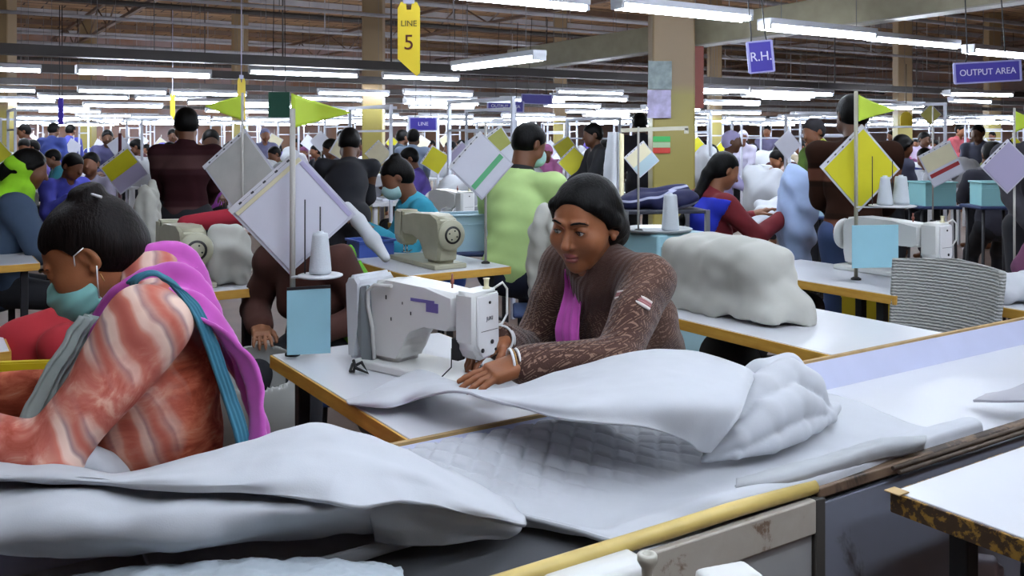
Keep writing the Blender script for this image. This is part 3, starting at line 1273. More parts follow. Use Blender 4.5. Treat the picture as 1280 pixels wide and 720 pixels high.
# ---------------------------------------------------------------- the long trough table across the front
tr = empty('work_trough', W(.9, 1.42, 0), R(33), 'long low trough table with yellow wooden rim and worn grey side panels', 'table')
M0 = lambda u, n, z: (u - .9, n - 1.42, z)     # local coordinates of the trough
mb = MB()
mb.box(M0(.9, 1.40, .69), (5.6, .56, .02), bev=.003)
mb.build('trough_bed', LAM, tr)
mb = MB()
mb.prism([M0(-1.9, 1.700, .765), M0(-1.9, 1.712, .765), M0(-1.9, 1.712, .60), M0(-1.9, 1.690, .60), M0(-1.9, 1.655, .70)], (5.6, 0, 0))
mb.build('back_board', mat('lilac_laminate', 'b4b9d2', .4, var=.04), tr)
mb = MB()
mb.box(M0(.9, 1.7085, .768), (5.6, .012, .008))
mb.build('back_edging', mat('bare_wood_strip', 'a98d5e', .6, var=.2, vscale=20), tr)
WP1 = m_worn('worn_grey_panel', '989a96', '8d8e8e', '6b5c4c', .68, 5)
WP2 = m_worn('worn_blue_grey_panel', '74798a', '6c707c', '3c3a3c', .66, 3)
WP3 = m_worn('peeling_white_panel', 'b0aca2', 'a39c90', '6e5a48', .66, 13)
mb = MB()
mb.box(M0(-.30, 1.122, .45), (3.36, .014, .44), bev=.002)
mb.build('side_panel', WP1, tr)
mb = MB()
mb.box(M0(-.30, 1.113, .705), (3.36, .016, .062), bev=.003)
mb.build('peeling_batten', WP3, tr)
mb = MB()
mb.box(M0(2.56, 1.122, .47), (2.30, .014, .50), bev=.002)
mb.build('side_panel', WP2, tr)
mb = MB()
mb.box(M0(1.395, 1.117, .47), (.028, .02, .53), bev=.003)
mb.build('dark_joint_strip', mat('dark_joint', '3a3834', .7), tr)
mb = MB()
mb.tube([M0(-1.9, 1.125, .752), M0(-.5, 1.127, .753), M0(.6, 1.127, .752), M0(1.18, 1.125, .754), M0(1.395, 1.124, .752)], .0135, 12)
mb.build('yellow_rim', mat('yellow_varnished_wood', 'c4ac62', .4, var=.15, vscale=10), tr)
mb = MB()
mb.bar(M0(1.395, 1.122, .742), M0(3.7, 1.122, .742), .022, .022, .004)
mb.build('worn_rim', m_worn('worn_brown_wood', '8a7358', '6a5644', '352a22', .55, 9), tr)
mb = MB()
mb.tube([M0(1.60, 1.100, .752), M0(3.7, 1.098, .752)], .0045, 8)
mb.build('rail', mat('rusty_rail', '54483e', .6, metal=.4, var=.3, vscale=30), tr)
mb = MB()
mb.tube([M0(1.60, 1.086, .748), M0(3.7, 1.084, .748)], .0045, 8)
mb.build('rail', MATS['rusty_rail'], tr)
for u in (-1.5, .2, 2.1, 3.4):
    for n in (1.16, 1.66):
        mb = MB()
        mb.box(M0(u, n, .34), (.05, .05, .68), bev=.003)
        mb.build('leg', STEEL, tr)


# ---------------------------------------------------------------- sewing tables
def table_mesh(name, lu, ln, edge=EDGE, top=LAM):
    """top with coloured edge band; long side along local +Y, origin at the floor under the corner (0,0)"""
    t = empty(name)
    mb = MB()
    mb.box((lu / 2, ln / 2, .742), (lu - .006, ln - .006, .036), bev=.002)
    mb.build('tabletop', top, t)
    mb = MB()
    e = .005
    for a, b in (((0, 0), (lu, 0)), ((lu, 0), (lu, ln)), ((lu, ln), (0, ln)), ((0, ln), (0, 0))):
        mb.bar((a[0], a[1], .7395), (b[0], b[1], .7395), .006, .036, .001)
    mb.build('edge_band', edge, t)
    for x in (.06, lu - .06):
        for y in (.10, ln - .10):
            mb = MB()
            mb.box((x, y, .362), (.035, .035, .715), bev=.003)
            mb.box((x, y, .008), (.06, .06, .016), bev=.004)
            mb.build('leg', DARKM, t)
    mb = MB()
    mb.bar((.06, .10, .12), (.06, ln - .10, .12), .03, .02)
    mb.bar((lu - .06, .10, .12), (lu - .06, ln - .10, .12), .03, .02)
    mb.bar((.06, ln * .5, .12), (lu - .06, ln * .5, .12), .03, .02)
    mb.build('stretcher', DARKM, t)
    mb = MB()
    mb.box((lu / 2, ln * .5, .16), (lu * .6, .30, .015), (R(8), 0, 0), bev=.004)
    mb.build('treadle', DARKM, t)
    mb = MB()
    mb.lathe([(0, -.12), (.06, -.12), (.075, -.09), (.075, .06), (.05, .085), (0, .085)], (lu * .5, ln * .78, .58), (0, 1, 0), 20)
    mb.box((lu * .5, ln * .78, .67), (.08, .10, .10), bev=.004)
    mb.build('motor', DARKM, t)
    return t


def place(o, u, n, rz=R(33), z=0):
    o.location = W(u, n, z)
    o.rotation_euler = (0, 0, rz)
    return o


tabA = table_mesh('sewing_table', .56, .93)
place(tabA, .875, 1.715)
tag(tabA, 'white-topped sewing table with mustard edge carrying the white sewing machine beside the patterned cardigan', 'table', 'white sewing tables')
TG = 'white sewing tables'


def new_table(u, n, label, rz=R(33), lu=.56, ln=.93):
    t = copy_tree(tabA)
    place(t, u, n, rz)
    t['label'] = label
    return t


new_table(2.25, 1.715, 'white sewing table under the fabric-covered machine, mustard edge')
tabN = table_mesh('sewing_table', .62, .80, m_worn('chipped_edge', 'a8832f', '8f6c28', '3c2a18', .50, 55))
place(tabN, 1.48, .22)
tag(tabN, 'near table corner with chipped chipboard edge at lower right', 'table', TG)
mb = MB()
mb.box((.0, .79, .7615), (.03, .03, .002))
mb.build('wood_corner', mat('bare_wood_strip', 'a98d5e', .6), tabN)

# ---------------------------------------------------------------- industrial sewing machine (arm along +X, operator on -Y)
def bez(pts, n=6):
    out = []
    m = len(pts)
    for i in range(m):
        p0, p1, p2, p3 = (np.array(pts[(i + k - 1) % m], float) for k in range(4))
        for t in range(n):
            out.append(tuple(catmull(p0, p1, p2, p3, t / n)))
    return out


def machine_mesh(body=MACH, wheel=MACH, detail=True, plate=True):
    m = empty('sewing_machine')
    mb = MB()
    mb.box((.155, 0, .012), (.50, .178, .024), bev=.005)
    mb.build('bed', body, m)
    # body profile in X-Z: column on the left, arm to the right
    prof = [(-.06, .024), (.075, .024), (.085, .06), (.095, .105), (.125, .135), (.20, .142), (.30, .142), (.335, .142), (.335, .245), (.20, .252), (.02, .258), (-.055, .25), (-.075, .22), (-.075, .10)]
    mb = MB()
    mb.prism([(x, -.055, z) for x, z in prof], (0, .11, 0), bev=.014)
    mb.build('arm', body, m)
    # needle head
    mb = MB()
    mb.prism([(.342, -.060, .255), (.342, .050, .258), (.342, .052, .12), (.342, .030, .075), (.342, -.035, .070), (.342, -.060, .11)], (.085, 0, 0), bev=.010)
    hd = mb.build('needle_head', body, m)
    mb = MB()
    mb.prism([(.427, -.050, .245), (.427, .040, .248), (.427, .042, .115), (.427, .022, .082), (.427, -.028, .078), (.427, -.050, .115)], (.007, 0, 0), bev=.003)
    fp = mb.build('face_plate', mat('machine_plate', 'dcdcdc', .3), m)
    mb = MB()
    for y, z, r in ((.0, .225, .004), (.010, .118, .006), (-.030, .10, .006), (.025, .095, .004)):
        mb.lathe([(0, 0), (r, 0), (r, .004), (0, .004)], (.433, y, z), (1, 0, 0), 12)
    mb.box((.4345, .0, .150), (.001, .07, .0015))
    mb.build('plate_screws', BLK, fp)
    mb = MB()
    mb.tube([(.385, -.005, .085), (.385, -.005, .035)], .0045, 10)
    mb.tube([(.385, -.005, .04), (.385, -.005, .026)], .0014, 8)
    mb.build('needle_bar', CHROME, m)
    mb = MB()
    mb.tube([(.385, .012, .085), (.385, .012, .034)], .0045, 10)
    mb.prism([(.372, -.012, .030), (.398, -.012, .030), (.398, .022, .034), (.372, .022, .034)], (0, 0, .005))
    mb.prism([(.380, -.034, .040), (.390, -.034, .040), (.394, -.012, .030), (.376, -.012, .030)], (0, 0, .003))
    mb.build('presser_foot', CHROME, m)
    mb = MB()
    mb.lathe([(0, -.012), (.045, -.012), (.070, -.010), (.074, 0), (.070, .010), (.045, .014), (.02, .022), (0, .022)], (-.098, 0, .165), (-1, 0, 0), 28)
    hw = mb.build('handwheel', wheel, m)
    mb = MB()
    mb.lathe([(.03, .0155), (.043, .0155), (.043, .018), (.03, .018)], (-.098, 0, .165), (-1, 0, 0), 24)
    for a in range(4):
        c = math.cos(a * 1.57 + .4) * .022
        s = math.sin(a * 1.57 + .4) * .022
        mb.lathe([(0, .021), (.004, .021), (.004, .024), (0, .024)], (-.098, c, .165 + s), (-1, 0, 0), 8)
    mb.build('wheel_marking', BLK, hw)
    if detail:
        mb = MB()
        mb.tube([(.400, .040, .25), (.415, .075, .268), (.425, .085, .25), (.425, .085, .18), (.418, .070, .155), (.41, .05, .15)], .0038, 8)
        mb.build('thread_guard', MACH, m)
        mb = MB()
        mb.lathe([(.012, 0), (.012, .005), (.007, .008), (.008, .026), (.011, .030), (0, .030)], (.40, .02, .255), None, 16)
        mb.build('bobbin_winder', mat('cream_plastic', 'cfc9a4', .4), m)
        mb = MB()
        mb.tube([(.27, .0, .25), (.27, .0, .29)], .003, 8)
        mb.lathe([(.006, 0), (.006, .012), (0, .012)], (.27, 0, .262), None, 10)
        mb.build('spool_pin', mat('red_pin', '7a3a2a', .4), m)
    if plate:
        mb = MB()
        for x, z, r in ((.02, .21, .005), (.10, .20, .003), (.045, .15, .004), (.14, .175, .004)):
            mb.box((x, -.0555, z), (r, .002, r * 2.4))
        mb.build('oil_hole', BLK, m)
        mb = MB()
        mb.box((.195, -.0558, .215), (.11, .0015, .009))
        mb.box((.24, -.0560, .200), (.055, .0015, .026))
        mb.build('violet_badge', mat('violet_badge', '6a609c', .4), m)
    return m


def text(name, s, size, m, parent=None, loc=(0, 0, 0), rot=(0, 0, 0), ext=.0006, align='CENTER', sx=1.0):
    c = bpy.data.curves.new(name, 'FONT')
    c.body = s
    c.size = size
    c.extrude = ext
    c.align_x = align
    c.align_y = 'CENTER'
    o = bpy.data.objects.new(name, c)
    COL.objects.link(o)
    c.materials.append(m)
    o.location = loc
    o.rotation_euler = rot
    o.scale = (sx, 1, 1)
    bpy.context.view_layer.update()
    me = bpy.data.meshes.new_from_object(o.evaluated_get(bpy.context.evaluated_depsgraph_get()))
    bpy.data.objects.remove(o)
    o = link(name, me, m, parent, loc)
    o.rotation_euler = rot
    o.scale = (sx, 1, 1)
    return o


macA = machine_mesh()
macA.location = (-.324, 2.565, .7601)
macA.rotation_euler = (0, 0, R(-38))
macA.scale = (.78, .95, .95)
tag(macA, 'white industrial lockstitch sewing machine on the table, hands under its needle', 'sewing machine', 'sewing machines')
text('maker_text', 'JUKI', .015, mat('grey_print', '50525a', .5), macA, (.4345, .0, .182), (R(90), 0, R(90)))
# glassy motor cover and hose at the column end
mb = MB()
mb.prism([(-.15, -.08, .02), (-.105, -.08, .02), (-.085, -.08, .12), (-.085, -.08, .245), (-.11, -.08, .268), (-.145, -.08, .262), (-.165, -.08, .24)], (0, .15, 0), bev=.010)
mb.build('motor_cover', mat('grey_white_plastic', 'bfc4c9', .3), macA)
mb = MB()
mb.prism([(-.085, -.079, .235), (-.105, -.079, .10), (-.075, -.079, .02), (-.035, -.066, .02), (-.045, -.066, .12), (-.062, -.066, .24)], (0, .015, 0), bev=.003)
mb.build('cover_window', mat('smoky_panel', '767e80', .2), macA)
mb = MB()
mb.tube([(-.02, -.070, .03), (-.03, -.070, .12), (-.052, -.070, .18), (-.05, -.072, .225), (-.02, -.070, .243), (.06, -.066, .246)], .006, 10)
mb.build('thread_hose', mat('pale_hose', 'b9bab6', .4), macA)
mb = MB()
mb.tube([(-.09, -.102, .012), (-.05, -.14, .006), (-.02, -.15, .010), (-.04, -.13, .02), (-.02, -.12, .03), (.02, -.125, .006), (-.03, -.135, .016), (-.06, -.12, .03)], .005, 8)
mb.build('cable', RUBBER, macA)
mb = MB()
mb.tube([(.33, -.058, .10), (.335, -.064, .05), (.30, -.09, .012), (.24, -.10, .008)], .002, 6)
mb.build('needle_wire', BLK, macA)
mb = MB()
mb.box((.345, -.045, .098), (.03, .03, .06), bev=.003)
mb.build('knee_lifter_bracket', BLK, macA)
# loose grey cable from the needle to the hands
mb = MB()
a = PZ(555, 470, .768)
b = PZ(588, 474, .772)
c = PZ(612, 466, .775)
mb.tube([PZ(540, 463, .766), a, b, c], .003, 8)
to_origin(tag(mb.build('cable', mat('pale_hose', 'b9bab6', .4)), 'thin pale cable lying on the table below the needle', 'cable'))


# ---------------------------------------------------------------- thread stand: pole, tray, cones, pouch, pennant
POLY = mat('clear_pouch', 'ccd0da', .25, alpha=.35)
PAPER = mat('white_paper', 'cfd0dc', .6, var=.03)
CREAM = mat('cream_paper', 'd6cfae', .6, var=.05)
YEL = mat('yellow_card', 'c9c21a', .55, var=.05)
LIME = mat('lime_pennant', 'b6cf3a', .55, var=.08, sheen=.1)
BLUEC = mat('pale_blue_card', '93c4d2', .5, var=.03)
THREAD = mat('white_thread', 'bfc6cc', .7, bump=.3, bscale=200)
POLE = mat('painted_pole', 'a3a09a', .45, var=.1)


def pole(label, base, h, r=.007, m=POLE, group='stand poles', plate=None, base_disc=True):
    """upright rod on the table corner; the tray is its part"""
    o = empty('stand_pole', base, 0, label, 'pole', group)
    mb = MB()
    mb.tube([(0, 0, 0), (0, 0, h)], r, 12)
    mb.build('rod', m, o)
    if base_disc:
        mb = MB()
        mb.lathe([(.022, 0), (.022, .006), (.012, .012), (0, .012)], (0, 0, 0), None, 20)
        mb.build('base', RUBBER, o)
    if plate:
        z, off, rad = plate
        mb = MB()
        mb.lathe([(0, -.003), (rad * .92, -.003), (rad, 0), (rad, .003), (rad * .92, .005), (0, .005)], (off[0], off[1], z), None, 28)
        mb.bar((0, 0, z - .006), (off[0], off[1], z - .006), .02, .006)
        mb.build('tray', mat('tray_white', 'c3c5ca', .35), o)
        mb = MB()
        mb.tube([(off[0], off[1], z), (off[0], off[1], z + .20)], .0022, 6)
        mb.build('spindle', DARKM, o)
        mb = MB()
        mb.tube([(off[0] * .45, off[1] * .45, z), (off[0] * .45, off[1] * .45, z + .22)], .0022, 6)
        mb.build('spindle', DARKM, o)
    return o


def cone_spool(loc, label, h=.13, r=.036, r2=.022, m=THREAD, group='thread cones'):
    o = MB().lathe([(r * .8, 0), (r, .004), (r, .014), (r2, h - .008), (r2 * .9, h), (.010, h), (.010, h + .006), (0, h + .006)], n=24).build('thread_cone', m)
    o.location = loc
    tag(o, label, 'thread cone', group)
    return o


def pouch(center, half, label, tilt=0, yawd=0, front=PAPER, strip=None, group='diamond card pouches', rollx=0, second=None, extra=()):
    """square clear sleeve hung on its corner, with sheets inside; tilt in degrees from the vertical"""
    root = empty('card_pouch', center, 0, label, 'card pouch', group)
    root.rotation_euler = (R(rollx), R(tilt), R(yawd))
    s = half * 2 / math.sqrt(2)
    q = Euler((0, R(45), 0)).to_matrix()
    def slab(x0, x1, z0, z1, y, t):
        mb = MB()
        pts = [q @ Vector((x, y, z)) for x, z in ((x0, z0), (x1, z0), (x1, z1), (x0, z1))]
        mb.prism(pts, Vector((0, t, 0)), bev=.0006)
        return mb
    a = s / 2
    mb = slab(-a * .93, a * .93, -a * .93, a * .93, -.0045, .003)
    mb.build('card', front, root)
    if second:
        mb = slab(-a * .93, a * .10, -a * .93, a * .93, -.0062, .0012)
        mb.build('insert', second, root)
    mb = slab(-a, a, -a, a, -.0015, .0025)
    mb.build('sleeve', mat('sleeve_plastic', 'c2c3d0', .25), root)
    mb = slab(-a, -a * .86, -a, a, -.0072, .0012)
    mb.build('binding_strip', mat('binding_white', 'd3d4da', .3), root)
    mb = MB()
    for k in range(5):
        c = q @ Vector((-a * .93, -.0078, -a * .7 + k * a * .35))
        mb.box(c, (.006, .0012, .010), q)
    mb.bar(q @ Vector((-a * .93, -.0074, -a * .7)), q @ Vector((-a * .93, -.0074, a * .7)), .0012, .0008)
    mb.build('punch_hole', mat('hole_dark', '3a3a40', .8), root)
    for ax, e0, e1, em in extra:
        mb = slab(a * e0, a * e1, -a * .93, a * .93, -.0064, .0014) if ax == 'x' else slab(-a * .72, a * .93, a * e0, a * e1, -.0064, .0014)
        mb.build('colour_strip', em, root)
    if strip:
        mb = slab(a * .25, a * .48, -a * .9, a * .9, -.0066, .0012)
        mb.build('colour_strip', strip, root)
    return root


def pennant(tipdir, root_pt, L, h, label, m=LIME, group='lime pennants', droop=0.0, wavep=.012):
    """triangular flag: from a pole top towards tipdir"""
    d = Vector(tipdir).normalized()
    side = Vector((-d.y, d.x, 0))
    nu, nv = 16, 9
    V, Fc = [], []
    for s_ in (0, 1):
        for i in range(nu):
            t = i / (nu - 1)
            for j in range(nv):
                v = (j / (nv - 1) - .5) * h * (1 - t * .97)
                p = d * (L * t) + Vector((0, 0, 1)) * (v - droop * t + .0) + side * (wavep * math.sin(t * 5 + v * 9) * (0.3 + t) + s_ * .0016)
                V.append(p)
    idx = lambda s_, i, j: s_ * nu * nv + i * nv + j
    for i in range(nu - 1):
        for j in range(nv - 1):
            Fc.append((idx(0, i, j), idx(0, i + 1, j), idx(0, i + 1, j + 1), idx(0, i, j + 1)))
            Fc.append((idx(1, i, j), idx(1, i, j + 1), idx(1, i + 1, j + 1), idx(1, i + 1, j)))
    for i in range(nu - 1):
        Fc.append((idx(0, i, 0), idx(1, i, 0), idx(1, i + 1, 0), idx(0, i + 1, 0)))
        Fc.append((idx(0, i, nv - 1), idx(0, i + 1, nv - 1), idx(1, i + 1, nv - 1), idx(1, i, nv - 1)))
    for j in range(nv - 1):
        Fc.append((idx(0, 0, j), idx(0, 0, j + 1), idx(1, 0, j + 1), idx(1, 0, j)))
        Fc.append((idx(0, nu - 1, j), idx(1, nu - 1, j), idx(1, nu - 1, j + 1), idx(0, nu - 1, j + 1)))
    me = mesh_from(V, Fc, 'pennant')
    o = link('pennant', me, m, None, root_pt)
    mb = MB()
    mb.box((0, 0, 0), (.006, .006, h * 1.02))
    mb.build('pole_sleeve', m, o)
    tag(o, label, 'pennant', group)
    return o


# main stand at the far corner of the white machine's table
pA = W(.925, 2.60, .7601)
pole('grey stand pole at the corner of the mustard-edged table, with thread tray', pA, .72, .0085, plate=(.235, (.085, -.02), .065))
cone_spool(pA + Vector((.085, -.02, .2406)), 'white thread cone on the round tray below the large white diamond pouch', .118, .032, .023)
ctr = P(366, 265, 2.745)
pouch(ctr, .186, 'large white diamond card pouch in front of the grey stand pole', 3, 12, PAPER, extra=[('x', -.84, -.74, CREAM), ('z', .84, .95, mat('lilac_edge', 'aba6c6', .5))])
pn = P(366, 139, 2.70)
pennant((1, .25, 0), (pA.x, pA.y, pn.z), .165, .10, 'lime pennant pointing right above the large white diamond pouch', droop=.004)
mb = MB()
mb.box((0, 0, 0), (.122, .0025, .186), bev=.001)
bc = mb.build('blue_card', BLUEC, None, P(386, 402, 2.63), R(12))
tag(bc, 'pale blue card hanging under the thread tray at the mustard-edged table', 'card', 'pale blue cards')
mb = MB()
mb.bar((-.061, 0, .095), (.061, 0, .099), .006, .008)
mb.build('clip_rail', DARKM, bc)

# ---------------------------------------------------------------- cloth
def ctl(rows):
    return [[PZ(*c) for c in r] for r in rows]


def quilt_fn(p, a, b):
    u, n = UN(Vector(p))
    if u < .80:
        return 0
    s = .060
    a_ = (u + n * .9) / s
    b_ = (u - n * .9) / s
    d = min(abs(a_ - round(a_)), abs(b_ - round(b_)))
    w = min(1, max(0, (n - 1.34) * 7)) * min(1, max(0, (1.75 - u) * 4))
    return (-.008 * math.exp(-(d / .10) ** 2) + .005) * w


# flat quilt filling the trough
rows = []
for n, zs in ((1.675, None), (1.60, None), (1.45, None), (1.28, None), (1.17, None), (1.135, None), (1.128, None)):
    row = []
    for u in np.linspace(.30, 1.98, 34):
        z = .715
        if n > 1.62:
            z = .765 if u < 1.35 else .74
        elif n > 1.55:
            z = .768 if u < 1.3 else .735
        elif n > 1.4:
            z = .735
        elif n > 1.2:
            z = .722
        else:
            z = .74
            if u > 1.15:
                z = .768
        if n < 1.13 and u > 1.15:
            z = .745
        jit = .012 * math.sin(u * 7 + 1)
        st = min(1, max(0, (.95 - u) / .07))
        st = st * st * (3 - 2 * st)
        nn_ = n + (jit if n < 1.2 else 0) + (.03 if (n < 1.2 and u < 1.15) else 0)
        if n < 1.40:
            nn_ += (1.37 + .10 * (n - 1.13) - nn_) * st
        row.append(W(u, nn_, z))
    rows.append(row)
q1 = sheet('quilted_sheet', rows, 430, 150, FAB, .010, .004, 5, .0008, 16, quilt=quilt_fn, seed=2)
to_origin(tag(q1, 'flat pale grey sheet with diamond quilting spread along the trough', 'fabric', 'pieces of grey quilted fabric'))

rowz = [[W(u, n, .7035 + .003 * math.sin(u * 9 + n * 20)) for u in np.linspace(-.6, 1.02, 10)] for n in (1.50, 1.36, 1.24, 1.15)]  # flat dark sheet added to stand for the shade below the pile's front
qz = sheet('gap_shade_sheet', rowz, 60, 20, m_fabric('gap_shade_grey', '45464a'), .003, .001, 9, seed=44)
to_origin(tag(qz, 'dark sheet standing in for shade on the trough bed between pile and yellow rim', 'fabric', 'pieces of grey quilted fabric'))
# big folded pile, left: lower thick layer
rB = [
    [(-80, 596, .82), (60, 600, .83), (150, 606, .835), (230, 606, .835), (310, 604, .84), (390, 606, .84), (450, 606, .83), (520, 612, .80), (600, 630, .75)],
    [(-80, 604, .835), (60, 606, .845), (150, 614, .85), (230, 616, .85), (310, 617, .85), (390, 622, .85), (440, 630, .84), (500, 635, .80), (600, 645, .745)],
    [(-80, 640, .835), (60, 640, .85), (150, 640, .855), (230, 638, .855), (310, 636, .855), (390, 638, .845), (440, 640, .83), (500, 645, .79), (600, 652, .738)],
    [(-80, 678, .81), (60, 676, .82), (150, 678, .82), (230, 676, .82), (310, 664, .82), (390, 656, .81), (440, 655, .80), (500, 655, .775), (600, 660, .733)],
    [(-80, 694, .77), (60, 692, .775), (150, 694, .775), (230, 691, .775), (310, 680, .775), (390, 672, .77), (440, 668, .765), (500, 664, .75), (600, 664, .73)],
    [(-80, 690, .755), (60, 686, .755), (150, 686, .755), (230, 682, .755), (310, 672, .755), (390, 664, .755), (440, 660, .75), (500, 658, .74), (600, 660, .722)],
]
pB = sheet('folded_quilt', ctl(rB), 200, 90, FAB, .008, .010, 6, .003, 11, seed=5)
to_origin(tag(pB, 'thick rolled fold of grey quilt under the sheet before the masked woman', 'fabric', 'pieces of grey quilted fabric'))
# upper sheet of the pile
rA = [
    [(-80, 590, .80), (60, 590, .80), (150, 596, .80), (230, 580, .80), (310, 562, .80), (390, 545, .80), (450, 550, .80), (520, 575, .79), (590, 600, .76), (640, 625, .73)],
    [(-80, 580, .85), (60, 580, .855), (150, 592, .865), (230, 573, .875), (310, 551, .885), (390, 531, .90), (450, 540, .89), (520, 572, .86), (590, 606, .81), (650, 640, .745)],
    [(-80, 590, .862), (60, 590, .868), (150, 598, .875), (230, 590, .89), (310, 575, .90), (390, 560, .905), (450, 566, .895), (520, 590, .865), (590, 620, .82), (655, 646, .75)],
    [(-80, 598, .862), (60, 598, .868), (150, 604, .872), (230, 604, .885), (310, 600, .89), (390, 594, .89), (450, 598, .88), (515, 606, .855), (585, 632, .82), (657, 652, .752)],
    [(-80, 601, .850), (60, 602, .858), (150, 610, .864), (230, 616, .872), (310, 617, .872), (390, 623, .868), (447, 635, .86), (505, 626, .845), (575, 640, .815), (658, 656, .75)],
]
pA_ = sheet('quilted_sheet', ctl(rA), 220, 90, FAB2, .007, .009, 5, .004, 9, seed=8)
to_origin(tag(pA_, 'pale grey sheet heaped on top of the pile before the masked woman', 'fabric', 'pieces of grey quilted fabric'))
# drooping flap with dark underside at the right end of the pile
rF = [
    [(455, 612, .835), (510, 618, .83), (560, 632, .81), (610, 646, .78), (650, 654, .75)],
    [(458, 632, .825), (508, 634, .815), (560, 645, .795), (606, 655, .765), (648, 660, .743)],
    [(465, 652, .795), (508, 656, .785), (558, 662, .765), (600, 664, .745), (640, 665, .735)],
    [(470, 672, .755), (508, 676, .75), (552, 676, .742), (594, 672, .735), (632, 668, .728)],
]
pF = sheet('quilt_flap', ctl(rF), 60, 40, FAB, .008, .004, 9, seed=11)
to_origin(tag(pF, 'drooping shaded flap of grey quilt at the right end of the pile', 'fabric', 'pieces of grey quilted fabric'))
# fluffy wadding at the bottom edge
rC = [
    [(90, 722, .735), (130, 712, .755), (200, 706, .765), (300, 700, .77), (400, 699, .77), (460, 702, .765), (500, 712, .745)],
    [(90, 728, .74), (130, 722, .765), (200, 716, .78), (300, 710, .785), (400, 708, .785), (460, 712, .78), (505, 722, .75)],
    [(80, 760, .745), (130, 755, .77), (200, 750, .785), (300, 745, .79), (400, 742, .79), (460, 745, .782), (512, 750, .75)],
    [(80, 800, .72), (130, 795, .73), (200, 795, .735), (300, 790, .735), (400, 785, .735), (460, 785, .735), (512, 780, .725)],
]
pC = sheet('wadding', ctl(rC), 160, 60, FABFZ, .010, .006, 22, .005, 60, seed=14)
to_origin(tag(pC, 'fluffy pale wadding at the bottom edge below the quilt pile', 'fabric', 'pieces of grey quilted fabric'))
# back corner of the pile left, near the woman's forearm
rG = [
    [(-70, 575, .80), (0, 562, .81), (60, 556, .82), (110, 554, .82), (140, 556, .80), (170, 575, .76)],
    [(-70, 582, .82), (0, 570, .835), (60, 566, .845), (105, 562, .85), (140, 570, .82), (168, 590, .77)],
    [(-70, 592, .81), (0, 582, .83), (60, 582, .835), (95, 580, .835), (135, 588, .81), (160, 598, .77)],
    [(-70, 606, .80), (0, 600, .80), (60, 600, .80), (90, 598, .80), (130, 600, .79), (156, 604, .76)],
]
pG = sheet('quilted_sheet', ctl(rG), 90, 50, FAB, .007, .008, 9, .004, 16, seed=15)
to_origin(tag(pG, 'crumpled grey cloth corner under the outstretched coral sleeve', 'fabric', 'pieces of grey quilted fabric'))

# sheet drawn over the table edge by the seamstress
rD = [
    [(432, 499, .770), (470, 486, .785), (500, 470, .785), (527, 462, .79), (560, 474, .80), (590, 485, .82), (640, 484, .835), (700, 464, .87), (760, 447, .90), (820, 437, .92), (870, 440, .915), (925, 455, .90), (945, 468, .87)],
    [(433, 501, .772), (475, 494, .79), (506, 482, .795), (535, 476, .805), (562, 480, .82), (595, 490, .84), (640, 496, .85), (700, 482, .87), (760, 466, .895), (820, 456, .91), (870, 460, .905), (920, 478, .89), (935, 492, .875)],
    [(434, 503, .774), (479, 503, .79), (508, 495, .80), (538, 485, .83), (570, 485, .845), (602, 493, .855), (645, 501, .87), (700, 503, .885), (755, 500, .89), (815, 497, .895), (866, 502, .89), (915, 515, .855), (922, 525, .84)],
    [(435, 505, .772), (481, 510, .78), (510, 503, .79), (542, 491, .835), (576, 488, .855), (606, 497, .86), (648, 508, .865), (695, 521, .865), (745, 528, .86), (805, 534, .85), (855, 550, .82), (873, 564, .785), (888, 566, .775)],
]
pD = sheet('quilted_sheet', ctl(rD), 240, 80, FAB2, .006, .004, 6, .0025, 9, seed=21)
to_origin(tag(pD, 'pale grey sheet rising in a wave from sewing table to trough', 'fabric', 'pieces of grey quilted fabric'))
cE = PZ(960, 570, .73)
s = Solid()
for pts, rs in (([(922, 478, .83), (950, 466, .85), (985, 460, .85), (1008, 474, .83)], [.02, .032, .032, .02]),
                ([(896, 556, .765), (918, 525, .80), (948, 492, .835), (982, 474, .845), (1012, 486, .82), (1034, 512, .765)], [.014, .032, .042, .042, .036, .020]),
                ([(886, 568, .752), (922, 548, .78), (958, 522, .805), (992, 506, .81), (1020, 510, .785), (1040, 522, .752)], [.012, .026, .034, .036, .030, .018]),
                ([(880, 575, .742), (920, 568, .752), (962, 553, .762), (1000, 538, .765), (1030, 524, .757), (1046, 508, .765)], [.008, .014, .020, .024, .024, .018])):
    s.chain([PZ(*p) - cE for p in pts], rs, k=.006)
s.cut(Vector((0, 0, -.002)), (0, 0, -1))
s.bump(wave(.006, 26, 4, 7))
s.bump(wave(.003, 70, 6, 7, (1, 1, 1)))
pE = link('crumpled_quilt', s.mesh(.005), FAB, None, cE)
tag(pE, 'crumpled bunch of grey quilt at the right end of the wave-shaped sheet', 'fabric', 'pieces of grey quilted fabric')
rH = [
    [(1150, 545, .778), (1100, 548, .780), (1040, 566, .776), (980, 582, .774), (920, 598, .772)],
    [(1158, 543, .792), (1105, 552, .795), (1045, 570, .790), (985, 587, .786), (920, 604, .776)],
    [(1158, 552, .785), (1105, 562, .785), (1045, 580, .782), (985, 598, .778), (920, 609, .772)],
    [(1156, 562, .765), (1105, 573, .765), (1045, 590, .765), (985, 606, .766), (920, 611, .767)],
]
pH = sheet('fabric_hem', ctl(rH), 90, 26, m_fabric('hem_grey', 'a5a8aa'), .006, .002, 12, .0015, 22, seed=31)
to_origin(tag(pH, 'rolled grey hem of cloth resting along the worn rim of the trough', 'fabric', 'pieces of grey quilted fabric'))
rI = [
    [(1232, 492, .735), (1262, 486, .77), (1300, 470, .80), (1340, 462, .80)],
    [(1224, 496, .733), (1255, 493, .765), (1300, 485, .79), (1340, 478, .79)],
    [(1216, 500, .731), (1250, 500, .755), (1300, 500, .775), (1340, 498, .77)],
]
